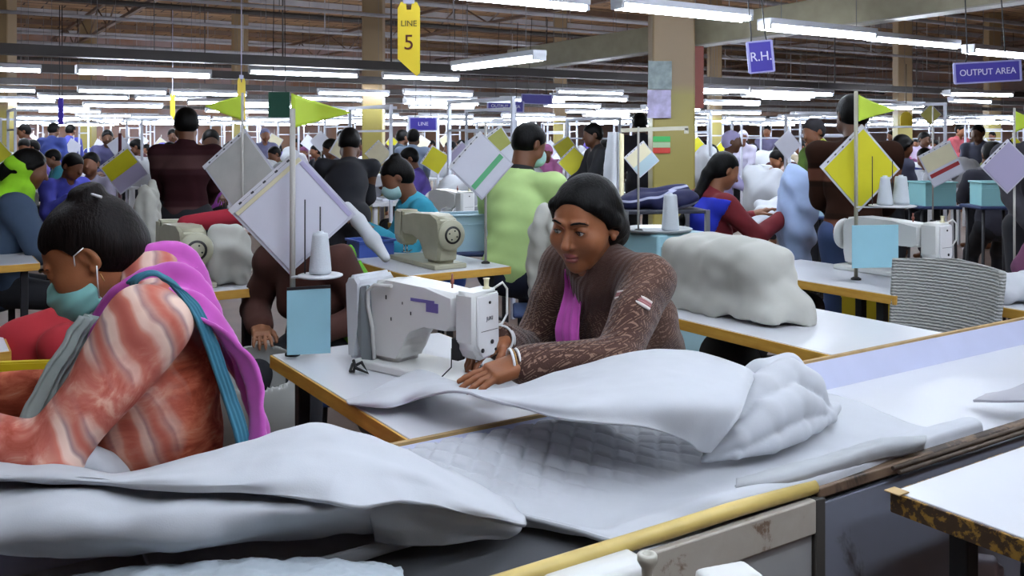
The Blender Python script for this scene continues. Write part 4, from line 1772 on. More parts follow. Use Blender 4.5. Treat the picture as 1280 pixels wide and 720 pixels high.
pI = sheet('fabric_offcut', ctl(rI), 40, 20, m_fabric('beige_grey_fabric', 'a9a8ae'), .006, .003, 9, seed=33)
to_origin(tag(pI, 'beige-grey offcut lying on the white trough bed at the right edge', 'fabric', 'pieces of grey quilted fabric'))

# ---------------------------------------------------------------- things at the bottom edge (our side of the trough)
def spool_top(px, py, z, r, label):
    c = PZ(px, py, z)
    o = MB().lathe([(r * .45, -.16), (r * .5, -.035), (r * .6, -.02), (r, -.010), (r, -.002), (r * .9, 0), (r * .45, 0), (r * .42, -.012), (0, -.012)], n=28).build('spool_holder', mat('ivory_plastic', 'b5b3a6', .4))
    o.location = c
    return tag(o, label, 'spool holder')


spool_top(809, 692, .80, .0145, 'round ivory spool holder with hollow top at the bottom edge')
s = Solid()
c = PZ(740, 715, .74)
s.box((0, 0, 0), (.075, .035, .03), np.array(Matrix.Rotation(R(33), 3, 'Z')), rad=.012)
s.cone((-.05, -.04, .01), (.05, .02, .018), .02, .015, k=.02)
o = link('sewing_machine', s.mesh(.005), MACH, None, c - Vector((0, 0, .03)))
tag(o, 'rounded white machine top just entering the picture beside the ivory spool holder', 'sewing machine')
s = Solid()
s.box((0, 0, 0), (.035, .02, .03), np.array(Matrix.Rotation(R(20), 3, 'Z')), rad=.01)
o = link('sewing_machine', s.mesh(.005), MACH, None, PZ(912, 722, .745) - Vector((0, 0, .03)))
tag(o, 'small white machine part below the joint of the two side panels', 'sewing machine')
s = Solid()
s.box((0, 0, 0), (.012, .010, .02), np.array(Matrix.Rotation(R(-20), 3, 'Z')), rad=.008)
s.box((.02, .002, -.006), (.006, .007, .015), None, rad=.005, k=.004)
o = link('machine_knob', s.mesh(.003), mat('grey_lilac_plastic', 'a9a5b0', .4), None, PZ(1232, 715, .60))  # rounded knob of a machine on our side of the trough
tag(o, 'small lilac-grey rounded knob in the bottom right corner under the table', 'machine part')
# ---------------------------------------------------------------- the hall
def struct(name, mesh_or_mb, m, loc=(0, 0, 0), rz=R(33)):
    o = mesh_or_mb.build(name, m, None, loc, rz)
    tag(o, kind='structure')
    return o


CEILZ = 5.4


def m_floor():
    q = NT('brown_floor')
    v = q.coord()
    n = q.noise(v, 1.2, 6, .6)
    q.l(q.ramp(n, [(.3, '5a463c'), (.55, '705a4c'), (.7, '66544a')]), q.b.inputs['Base Color'])
    q.b.inputs['Roughness'].default_value = .55
    return q.m


def m_ceiling():
    q = NT('brown_roof_boards')
    v = q.coord(scale=(.25, 1, 1))
    b = q.n('ShaderNodeTexBrick')
    b.inputs['Scale'].default_value = .45
    b.inputs['Color1'].default_value = srgb('cfa880')
    b.inputs['Color2'].default_value = srgb('b89468')
    b.inputs['Mortar'].default_value = srgb('4a382c')
    b.inputs['Mortar Size'].default_value = .012
    q.l(q.coord(), b.inputs['Vector'])
    n = q.noise(v, 1.5, 6, .65)
    mix = q.n('ShaderNodeMix', data_type='RGBA', blend_type='MULTIPLY')
    mix.inputs['Factor'].default_value = .8
    q.l(b.outputs['Color'], mix.inputs['A'])
    q.l(q.ramp(n, [(.3, '6e6460'), (.7, 'ffffff')]), mix.inputs['B'])
    q.l(mix.outputs['Result'], q.b.inputs['Base Color'])
    q.b.inputs['Roughness'].default_value = .8
    return q.m


def m_wall():
    q = NT('mauve_brick_wall')
    b = q.n('ShaderNodeTexBrick')
    b.inputs['Scale'].default_value = .9
    b.inputs['Color1'].default_value = srgb('9a7864')
    b.inputs['Color2'].default_value = srgb('86644f')
    b.inputs['Mortar'].default_value = srgb('8a7468')
    b.inputs['Brick Width'].default_value = 2.2
    b.inputs['Row Height'].default_value = .9
    v = q.coord(rot=(R(90), 0, 0))
    q.l(v, b.inputs['Vector'])
    n = q.noise(q.coord(), .5, 4)
    mix = q.n('ShaderNodeMix', data_type='RGBA')
    q.l(q.ramp(n, [(.45, (0, 0, 0)), (.6, (1, 1, 1))]), mix.inputs['Factor'])
    q.l(b.outputs['Color'], mix.inputs['A'])
    mix.inputs['B'].default_value = srgb('988484')
    q.l(mix.outputs['Result'], q.b.inputs['Base Color'])
    q.b.inputs['Roughness'].default_value = .85
    return q.m


U0, U1, N0, N1 = -8, 40, -5, 40
mb = MB()
mb.box(((U0 + U1) / 2, (N0 + N1) / 2, -.05), (U1 - U0, N1 - N0, .1))
struct('floor', mb, m_floor())
mb = MB()
mb.box(((U0 + U1) / 2, (N0 + N1) / 2, CEILZ + .05), (U1 - U0, N1 - N0, .1))
struct('ceiling', mb, m_ceiling())
WALLM = m_wall()
for nm, c, s in (('wall_far', ((U0 + U1) / 2, N1 + .1, CEILZ / 2), (U1 - U0, .2, CEILZ)), ('wall_right', (U1 + .1, (N0 + N1) / 2, CEILZ / 2), (.2, N1 - N0, CEILZ)),
                 ('wall_left', (U0 - .1, (N0 + N1) / 2, CEILZ / 2), (.2, N1 - N0, CEILZ)), ('wall_back', ((U0 + U1) / 2, N0 - .1, CEILZ / 2), (U1 - U0, .2, CEILZ))):
    mb = MB()
    mb.box(c, s)
    struct(nm, mb, WALLM)

# purlins, pipes and trusses under the roof
PUR = mat('pale_purlin', 'a4a2a6', .5, var=.15, vscale=2)
PURD = mat('dark_beam', '3e3a39', .6, var=.2, vscale=2)
PURB = mat('brown_beam', '6a5344', .6, var=.2, vscale=2)
STR = []
k = 0
for n in np.arange(5, 39, 3.0):
    mb = MB()
    mb.bar((U0, n, CEILZ - .12), (U1, n, CEILZ - .12), .07, .16)
    o = struct('ceiling_beam', mb, PUR if k % 2 else PURB)
    k += 1
for u in np.arange(-4, 39, 8.5):
    mb = MB()
    mb.bar((u, 2, CEILZ - .95), (u, N1, CEILZ - .95), .10, .08)
    mb.bar((u, 2, CEILZ - .25), (u, N1, CEILZ - .25), .10, .08)
    nn = np.arange(2, N1 - 1, 3.2)
    for i, a in enumerate(nn):
        mb.tube([(u, a, CEILZ - .95), (u, a + 1.6, CEILZ - .28), (u, a + 3.2, CEILZ - .95)], .022, 6)
    struct('ceiling_beam', mb, PURB)
# service pipes and cable trays that run along the lines
for n, z, r, m in ((7.5, 3.1, .03, PUR), (9.5, 3.4, .035, PUR), (11.2, 3.0, .025, PUR), (13, 3.5, .04, PUR), (16, 3.3, .03, PUR), (18.5, 3.9, .05, PURD), (21, 3.3, .04, PUR), (24, 3.8, .04, PUR), (28, 3.5, .05, PURD), (33, 3.6, .05, PUR), (36, 3.0, .05, PUR), (38.5, 2.6, .06, PUR)):
    mb = MB()
    mb.tube([(U0, n, z), (U1, n, z)], r, 8)
    for u in np.arange(-3, 38, 9.3):
        mb.tube([(u, n, z), (u, n, CEILZ - .1)], .010, 5)
    struct('ceiling_beam', mb, m)
for n, z, w, h, m in ((8.8, 2.13, .16, .09, PURD), (12.2, 2.20, .20, .10, PURD), (16.2, 2.25, .22, .10, PURD), (20.2, 2.25, .3, .12, PURD), (26, 2.3, .35, .14, PURB), (31, 2.4, .5, .25, PURD)):
    mb = MB()
    mb.bar((U0, n, z), (U1, n, z), w, h)
    for u in np.arange(-3, 38, 7.2):
        mb.tube([(u, n, z), (u, n, CEILZ - .1)], .010, 5)
    struct('ceiling_beam', mb, m)
# the grey-green duct that crosses over the big column
mb = MB()
a0, b0 = P(1330, -28, 6.6), P(640, 76, 11.5)
a0 = b0 + (a0 - b0) * 1.6
DUCT = mat('grey_green_duct', '98937c', .55, var=.1)
mb.bar(a0, b0, .16, .26, .01)
struct('trim_1', mb, DUCT, rz=0)
mb = MB()
mb.bar(a0 - Vector((0, 0, .135)), b0 - Vector((0, 0, .135)), .20, .012)
struct('trim_2', mb, mat('pale_duct_lip', 'a09c92', .5), rz=0)


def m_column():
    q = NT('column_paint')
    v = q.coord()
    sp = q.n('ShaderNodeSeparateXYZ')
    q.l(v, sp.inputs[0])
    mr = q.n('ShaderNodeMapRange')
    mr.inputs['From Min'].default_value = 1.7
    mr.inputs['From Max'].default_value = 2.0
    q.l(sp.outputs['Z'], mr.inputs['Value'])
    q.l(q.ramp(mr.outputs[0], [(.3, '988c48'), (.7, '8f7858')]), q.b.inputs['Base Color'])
    q.b.inputs['Roughness'].default_value = .45
    q.bump(q.noise(v, 8, 3), .1, .01)
    return q.m


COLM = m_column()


def column(px, y, w, d=None, name='column'):
    p = P(px, 170, y)
    mb = MB()
    mb.box((0, 0, CEILZ / 2), (w, d or w, CEILZ), bev=.02)
    mb.box((0, 0, .08), (w * 1.15, (d or w) * 1.15, .16), bev=.02)
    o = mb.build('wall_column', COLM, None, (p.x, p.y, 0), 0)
    tag(o, kind='structure')
    return o


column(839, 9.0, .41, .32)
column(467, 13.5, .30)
column(1128, 19, .30)
column(4, 15, .30)
column(300, 24, .35)
column(893, 22, .30)
column(700, 28, .4)
column(1240, 30, .4)
column(110, 30, .4)

# ---------------------------------------------------------------- fluorescent lamps
TUBE = emis('tube_light', 'eaf3ff', 27)
HOUS = mat('lamp_housing', 'b9bcc4', .4)


def lamp_proto(L=1.22, two=False, name='tube_lamp'):
    o = empty(name)
    mb = MB()
    mb.box((0, 0, .045), (L, .07 if not two else .13, .045), bev=.006)
    for s in (-1, 1):
        mb.box((s * (L / 2 - .012), 0, .012), (.024, .05 if not two else .12, .05), bev=.004)
    mb.build('housing', HOUS, o)
    for y in ((0,) if not two else (-.035, .035)):
        mb = MB()
        mb.tube([(-L / 2 + .02, y, 0), (L / 2 - .02, y, 0)], .016, 10)
        mb.build('tube', TUBE, o)
    mb = MB()
    mb.tube([(-L * .35, 0, 1.6), (-L * .35, 0, .072), (L * .35, 0, .072), (L * .35, 0, 1.6)], .003, 5)
    mb.build('suspension_wires', mat('grey_wire', '77787c', .5), o)
    return o


LAMP1 = lamp_proto()
LAMP2 = lamp_proto(1.22, True)
LG = 'fluorescent tube lamps'
used = {1: False, 2: False}


def lamp(p, rz, label, two=False, L=1.22):
    src = LAMP2 if two else LAMP1
    k = 2 if two else 1
    if used[k]:
        o = copy_tree(src)
    else:
        o = src
        used[k] = True
    o.location = p
    o.rotation_euler = (0, 0, rz)
    o.scale = (L / 1.22, 1, 1)
    return tag(o, label, 'lamp', LG)


def lamp_px(x0, y0, x1, y1, label, Yc, two=False, rz=None, L=1.22):
    """hang a lamp so that its tube runs from one image point to the other at distance Yc"""
    a = P(x0, y0, Yc)
    b = P(x1, y1, Yc)
    if rz is None:
        rz = R(33)
    c = (a + b) / 2
    d = Vector((math.cos(rz), math.sin(rz), 0))
    return lamp(c, rz, label, two, L)


near = [
    (540, -4, 740, 9, 5.6, False, 'single tube lamp cut by the top edge left of the double one'),
    (775, 10, 938, 24, 6.3, True, 'double tube lamp at the top right of centre above the big column'),
    (958, 34, 1092, 48, 6.9, True, 'double tube lamp right of the violet letter sign, nearer half of a pair'),
    (1085, 48, 1200, 60, 8.0, False, 'tube lamp continuing the double one right of the violet letter sign'),
    (1213, 66, 1330, 74, 8.6, True, 'tube lamp at the right edge above the output area sign'),
    (-60, 86, 53, 88, 9.6, False, 'tube lamp cut by the left edge, higher of two'),
    (98, 92, 266, 94, 8.6, True, 'bright double tube lamp at upper left above the tall striped man'),
    (98, 114, 210, 116, 11.5, False, 'single tube lamp just below the bright double one at upper left'),
    (313, 91, 450, 95, 9.4, False, 'tube lamp between the left yellow column and the green sign'),
    (479, 96, 575, 100, 11.8, False, 'tube lamp under the yellow line tag'),
    (398, 117, 487, 118, 13, False, 'tube lamp passing behind the lime pennant tip'),
    (505, 117, 592, 118, 13, False, 'tube lamp right of the left yellow column'),
    (-20, 113, 45, 114, 13, False, 'tube lamp cut by the left edge, lower of two'),
    (690, 121, 785, 127, 11.5, False, 'tube lamp right of the pair of violet signs'),
    (875, 113, 970, 116, 11, False, 'tube lamp right of the big column, upper one'),
    (935, 116, 1040, 118, 11.5, True, 'double tube lamp left of the tall man behind the yellow pouch'),
    (880, 129, 950, 131, 15, False, 'tube lamp right of the big column, lower one'),
]
for x0, y0, x1, y1, Yc, two, lab in near:
    L = (x1 - x0) / F * Yc / (UX - UY * ((x0 + x1) / 2 - 640) / F)
    lamp_px(x0, y0, x1, y1, lab, Yc, two, R(33), L)
lamp(P(619, 80, 7.6), R(123), 'tube lamp seen nearly end-on in the centre, turned across the others', True, 1.3)
# unseen lamps overhead and behind the camera, added to light the near tables and cloth
for i, (u, n) in enumerate(((.9, 1.3), (2.7, 1.3), (4.6, 1.3), (-1.2, 3.6), (.7, 3.4), (2.6, 3.4), (4.6, 3.4), (1.2, -1.2), (3.4, -1.0), (5.6, -.6), (.3, .1), (1.6, .1), (3.2, .1))):
    if n == 1.3 or n < 0 or True:
        lamp(W(u, n, (2.95 if n != .1 else 2.65) + .05 * (i % 2)), R(33), 'unseen tube lamp added overhead to light the nearest tables and cloth, outside the picture', True)
FARLAB = 'small tube lamp'
FAR = []
rng = random.Random(4)
cnt = 0
for y in np.arange(13.5, 38, 1.55):
    z = 1.92 if y < 18 else (1.78 if y < 26 else 1.86)
    step = 1.75 if y < 24 else 2.4
    half = .60 * y
    x = -half + rng.random() * step
    while x < half:
        px = 640 + x / y * F
        if not (y < 16 and 420 < px < 520):
            two = rng.random() < .6
            UN(Vector((x, y, 0)))[0] < 38.5 and UN(Vector((x, y, 0)))[1] < 38.5 and FAR.append((lamp(Vector((x, y, z + rng.uniform(-.10, .16))), R(33 * rng.choice((1, 1, 0.6, 1))), FARLAB, two, 1.22 if y < 24 else 1.6), 'double tube lamp' if two else 'single tube lamp'))
            cnt += 1
        x += step * rng.uniform(.75, 1.35)
print('far lamps', cnt)

# ---------------------------------------------------------------- hanging signs
INDIGO = mat('indigo_sign', '3a2f9a', .45)
WLET = mat('white_letters', 'dcdcf0', .5)
RIM = mat('sign_rim', '9a9acc', .4)


def sign(name, px, py, y, w, h, s, label, size, yaw=0, m=INDIGO, lm=WLET, roll=0, rim=True, lines=None, hang=True, sx=1.0, cat='sign'):
    o = empty(name, P(px, py, y), R(yaw), label, cat)
    o.rotation_euler = (0, R(roll), R(yaw))
    mb = MB()
    mb.box((0, 0, 0), (w, .012, h), bev=.002)
    mb.build('board', m, o)
    if rim:
        mb = MB()
        for a, b in (((-w / 2, h / 2), (w / 2, h / 2)), ((-w / 2, -h / 2), (w / 2, -h / 2))):
            mb.bar((a[0], -.002, a[1]), (b[0], -.002, b[1]), .016, .010)
        for x in (-w / 2, w / 2):
            mb.bar((x, -.002, -h / 2), (x, -.002, h / 2), .016, .010)
        mb.build('rim', RIM, o)
    if s:
        for (txt, sz, z) in (lines or [(s, size, 0)]):
            t = text('lettering', txt, sz, lm, o, (0, -.0085, z), (R(90), 0, 0), .0012, sx=sx)
    if hang:
        mb = MB()
        for x in (-w * .32, w * .32):
            mb.tube([(x, 0, h / 2), (x * .9, 0, h / 2 + .05), (x * .8, 0, h / 2 + .9)], .004, 6)
        mb.build('hanger', DARKM, o)
    return o


sign('hanging_sign', 950.5, 71, 6.0, .165, .20, 'R.H.', 'small indigo hanging sign with two white letters right of the big column', .085, 8, roll=-6)
sign('hanging_sign', 1234, 90, 6.2, .43, .135, 'OUTPUT AREA', 'wide indigo hanging sign with white lettering at upper right', .060, -4, roll=-3, sx=.92)
sign('hanging_sign', 632, 133, 10.5, .41, .12, 'OUTPUT AREA', 'indigo and white sign hanging left of another at the centre of the hall', .050, 3, roll=2)
sign('hanging_sign', 671, 124, 10.9, .36, .11, None, 'indigo striped sign hanging right of another at the centre of the hall', .05, 3, roll=2)
sign('hanging_sign', 529, 155, 12.5, .36, .17, 'LINE', 'violet sign above the crowd right of the left yellow column', .07, 0)
sign('hanging_sign', 349, 131, 9.0, .21, .25, None, 'dark green hanging board behind the lime pennant', .05, 0, mat('dark_green_board', '1c5240', .5), rim=False)
sign('hanging_sign', 76, 139, 9.0, .05, .27, None, 'violet sign seen edge-on at upper left', .05, 0, mat('deep_violet', '42309a', .5), rim=False)
YTAG = mat('yellow_tag', 'ecd02e', .45)


def ytag(px, py, y, w, h, label, txt=None, yaw=0):
    o = empty('line_tag', P(px, py, y), R(yaw), label, 'sign', 'yellow line tags')
    mb = MB()
    t = h / 2
    mb.prism([(-w / 2, 0, t * .76), (-w * .36, 0, t * .92), (-w * .12, 0, t * .92), (-w * .10, 0, t * .72), (w * .10, 0, t * .72), (w * .14, 0, t * .92), (w * .36, 0, t * .92), (w / 2, 0, t * .76), (w / 2, 0, -t * .92), (w * .34, 0, -t), (-w / 2, 0, -t * .55)], (0, .006, 0), bev=.001)
    mb.build('tag_board', YTAG, o)
    mb = MB()
    mb.box((0, .003, t * .97), (w * .5, .008, h * .09), bev=.002)
    mb.tube([(0, .003, t), (0, .003, t + .8)], .004, 6)
    mb.build('hanger', mat('pale_hook', 'c4c6de', .4), o)
    if txt:
        text('lettering', txt[0], w * .36, mat('olive_letters', '4a4410', .5), o, (0, -.0015, t * .36), (R(90), 0, 0), .001)
        text('numeral', txt[1], w * .95, mat('dark_red_numeral', '571a10', .5), o, (0, -.0015, -t * .14), (R(90), 0, 0), .001)
    return o


ytag(511, 47, 5.0, .122, .42, 'yellow hanging line tag with a large dark 5', ('LINE', '5'))
ytag(302, 123, 7.5, .075, .36, 'narrow yellow tag turned sideways above the left lime pennant', None, 50)
ytag(216, 133, 9.0, .05, .28, 'thin yellow tag seen nearly edge-on left of the tall striped man', None, 55)
# notices and marks on the big column
o = MB().box((0, 0, 0), (.225, .008, .27), bev=.001).build('notice_board', mat('grey_green_notice', '7c8c8c', .4, var=.3, vscale=14), None, P(825, 94, 8.8))
tag(o, 'grey-green framed notice on the big column, upper of two', 'notice')
o = MB().box((0, 0, 0), (.225, .008, .27), bev=.001).build('notice_board', mat('lilac_notice', 'a9a2c4', .4, var=.35, vscale=10), None, P(824, 130, 8.8))
tag(o, 'pale lilac notice with blotches on the big column, lower of two', 'notice')
o = MB().box((0, 0, 0), (.09, .14, .60), bev=.004).build('fire_box', mat('rust_red', '7c3020', .5), None, P(872, 97, 8.95))
tag(o, 'rust-red upright box on the right side of the big column', 'box')
o = empty('safety_sticker', P(827, 181, 8.82), 0, 'green, white and red sticker on the big yellow column', 'sticker')
for z, c, nm in ((.055, '3cb45a', 'green'), (.0, 'a9c49a', 'pale'), (-.055, 'c43a2a', 'red')):
    MB().box((0, 0, z), (.165, .004, .052)).build('stripe', mat('sticker_' + nm, c, .5), o)
o = empty('round_sign', P(1133, 150, 11.5), 0, 'yellow sign with a rounded top hanging at the right among the lamps', 'sign')
MB().prism([(-.075, 0, -.07)] + [(.075 * math.cos(a), 0, .02 + .085 * math.sin(a)) for a in [math.pi - i * math.pi / 10 for i in range(11)]] + [(.075, 0, -.07)], (0, .01, 0), bev=.001).build('board', YTAG, o)
mb = MB()
mb.tube([(0, .005, .10), (0, .005, .7)], .004, 6)
mb.build('hanger', DARKM, o)
# ---------------------------------------------------------------- people further back
def yawd(dx, dy):
    return math.atan2(-dx, dy)


def base(px, y, z=0):
    return Vector(((px - 640) * y / F, y, z))


SKB = [mat('skin_bg_' + c, c, .55, var=.08) for c in ('6a4129', '84563a', '54341f')]
HB = HAIR


def cl(name, c, r=.9):
    return mat('cloth_' + name, c, r, var=.12, vscale=6)


def m_stripes(name, c0, c1, c2, scale=14):
    q = NT(name)
    v = q.coord()
    w = q.n('ShaderNodeTexWave', wave_type='BANDS', bands_direction='Z')
    w.inputs['Scale'].default_value = scale
    w.inputs['Distortion'].default_value = .6
    w.inputs['Detail'].default_value = 1
    q.l(v, w.inputs['Vector'])
    q.l(q.ramp(w.outputs['Fac'], [(.0, c0), (.45, c0), (.55, c1), (.8, c1), (.9, c2)]), q.b.inputs['Base Color'])
    q.b.inputs['Roughness'].default_value = .95
    q.b.inputs['Specular IOR Level'].default_value = .1
    return q.m


def seatJ(s=1.0, woman=True, lean=15, head=(0, 25, 0), hz=.54, reach=.42, hand=.86, spreadx=.14, **k):
    return skeleton(s=s, sit=True, hipz=hz, lean=lean, head=head, woman=woman, lr=(-spreadx, reach, hand), rr=(spreadx, reach, hand), poleL=(-.6, -.3, -1), poleR=(.6, -.3, -1), **k)


def standJ(s=1.0, woman=False, lean=5, head=(0, 10, 0), **k):
    kk = dict(lr=(-.12, .34, .98 * s), rr=(.12, .34, .98 * s), poleL=(-.25, -.4, -1), poleR=(.25, -.4, -1))
    kk.update(k)
    return skeleton(s=s, lean=lean, head=head, woman=woman, **kk)


BSH = cl('shoe', '16120f')
DN = cl('navy_trousers', '1c2338')
JEAN = cl('jeans', '33456c')
DKT = cl('dark_trousers', '191a20')


def neck_wrap(root, J, m, g=0, head=False, name='scarf'):
    o = Solid()
    s = J['s']
    o.cone(J['nb'] - J['t2'] * .03, J['nb'] + J['t2'] * .055, .098 * s + g, .076 * s + g, k=.03)
    o.cone(J['nb'] - J['t2'] * .03 - J['fw'] * .05, J['chest'] - J['fw'] * .10, .10, .05, k=.04)
    if head:
        H, c = J['H'], J['hc']
        o.ell(c + H @ V3(0, -.045, -.02), V3(.090, .085, .11), H, k=.04)
        o.ell(c + H @ V3(0, .10, -.02), V3(.075, .085, .10), H, k=.01, sub=True)
    o.bump(wave(.010, 40, 9))
    return link(name, o.mesh(.009, (), name), m, root)


# tall man with his back turned
J = standJ(.945, lean=6, head=(10, 12, 0))
person('person', 'tall man in a dark maroon striped sweater standing with his back turned at left', J, base(232, 6.3), yawd(-.25, 1),
       dict(skin=SKB[0], hair=HB, style='short', top=m_stripes('maroon_stripes', '2e161a', '331c20', '4c3434', .9), g=.015, legs=DKT, shoes=BSH, folds=(.012, 22)))
# man bending, dark coat
J = standJ(.93, lean=34, head=(0, 30, 0), rr=(.07, .55, .86), lr=(-.07, .55, .86), poleL=(-.1, -.3, -1), poleR=(.1, -.3, -1))
person('person', 'person in a black coat bending away behind the large white pouch', J, base(432, 6.5), yawd(-.1, 1),
       dict(skin=SKB[2], hair=HB, style='short', top=cl('black_coat', '13141c'), g=.012, legs=DKT, shoes=BSH, folds=(.014, 18)))
# teal woman
J = seatJ(.98, lean=20, head=(-6, 34, 0), hz=.56)
MASKB = mat('pale_mask', '9fc4c4', .6)
p_ = person('person', 'masked woman in a turquoise top bent over the beige-grey sewing machine', J, base(553, 5.4), yawd(-.92, -.28),
            dict(skin=SKB[0], hair=HB, style='bun', top=cl('turquoise', '2f8da6'), g=.022, legs=cl('blue_skirt', '2f4d9a'), shoes=BSH, mask=MASKB, folds=(.012, 24)))
# lime man
J = seatJ(1.06, False, lean=10, head=(-25, 20, 0), hz=.66, reach=.45, hand=.95)
J['anL'][2] = J['anR'][2] = .14
p_ = person('person', 'masked man in a lime green shirt with dark collar, his back turned', J, base(640, 4.95), yawd(.45, .80),
            dict(skin=SKB[0], hair=HB, style='short', top=mat('lime_shirt', 'b2cf86', .85, var=.1, vscale=5), g=.022, legs=DN, shoes=BSH, mask=MASKB, folds=(.008, 20), fstretch=(1, 1, 2.5), ch=.0))
neck = Solid()
neck.cone(J['nb'] - J['t2'] * .012, J['nb'] + J['t2'] * .012, .084, .076)
neck.ell(J['nb'] + J['t2'] * .03, V3(.06, .06, .04), None, k=.005, sub=True)
link('collar', neck.mesh(.006), cl('black_trim', '111118'), p_)
# woman behind the pouch, in brown with green
J = seatJ(.92, lean=24, head=(0, 35, 0), hz=.50, hand=.62, reach=.30)
person('person', 'person in dark rust-brown top half hidden behind the large white pouch', J, base(408, 4.0), yawd(-.30, -1),
       dict(skin=SKB[1], hair=HB, style='bun', top=cl('rust_brown', '3e1e16'), g=.03, legs=DKT, shoes=BSH, skirt=False))
# right woman with a long ponytail
J = seatJ(.98, lean=14, head=(0, 24, 0), hz=.56, reach=.50, hand=.90)
p_ = person('person', 'woman with long dark hair, bright blue shawl and dark red sleeves beyond the big column', J, base(868, 5.6), yawd(.92, .25),
            dict(skin=SKB[1], hair=HB, style='tail', top=cl('dark_red', '6e1a22'), g=.020, legs=DKT, shoes=BSH))
o = Solid()
add_torso(o, J, .034, hips=True)
o.cut(J['chest'] + J['fw'] * -.01, J['fw'])
o.cut(J['nb'] - J['t2'] * .02, J['t2'])
o.bump(wave(.008, 30, 3))
link('shawl', o.mesh(.01), cl('bright_blue', '2030b8'), p_)
# man in brown stripes, jeans
J = standJ(.965, lean=6, head=(25, 12, 0))
person('person', 'tall man in brown striped sweater and jeans standing behind the bright yellow pouch', J, base(1068, 4.95), yawd(.35, .9),
       dict(skin=SKB[2], hair=HB, style='short', top=m_stripes('brown_stripes', '2c1a12', '24160f', '6a4234', 1.2), g=.015, legs=JEAN, shoes=BSH))
# man in green with cap
J = standJ(.92, lean=8, head=(10, 15, 0))
p_ = person('person', 'man with a dark cap and green shirt facing left behind the tables at right', J, base(1032, 8.0), yawd(-.8, -.2),
            dict(skin=SKB[0], hair=cl('dark_cap', '1a171c'), style='short', top=cl('moss_green', '4f6a28'), g=.022, legs=DKT, shoes=BSH))
neck_wrap(p_, J, cl('olive_yellow', '8a9028'), -.01)
# right edge man
J = standJ(.95, lean=3, head=(20, 10, 0), lr=(-.1, .3, .9), rr=(.1, .3, .9))
person('person', 'man with curly black hair cut by the right edge behind a lime pennant', J, base(1296, 5.4), yawd(-.3, -1),
       dict(skin=SKB[0], hair=HB, style='short', top=cl('dark_grey', '2a2830'), g=.02, legs=DKT, shoes=BSH))
# left edge woman, lime scarf
J = seatJ(1.0, lean=10, head=(0, 20, 0), hz=.56, reach=.40, hand=.88)
p_ = person('person', 'woman in slate blue top and lime green headscarf at the left edge', J, base(-4, 5.1), yawd(.75, .45),
            dict(skin=SKB[0], hair=HB, style='low_bun', top=cl('slate_blue', '394a60'), g=.035, legs=DKT, shoes=BSH))
neck_wrap(p_, J, mat('lime_scarf', '8ecb1c', .85, var=.2, vscale=10), .006, True)
# red person leaning behind the masked woman
J = seatJ(.93, lean=58, head=(0, 30, 0), hz=.54, reach=.55, hand=.70)
person('person', 'person in red top and black trousers bent forward behind the masked woman', J, base(-48, 3.0), yawd(.93, .12),
       dict(skin=SKB[1], hair=HB, style='bun', top=cl('deep_red', 'a01e28'), g=.03, legs=cl('black', '0d0d10'), shoes=BSH))
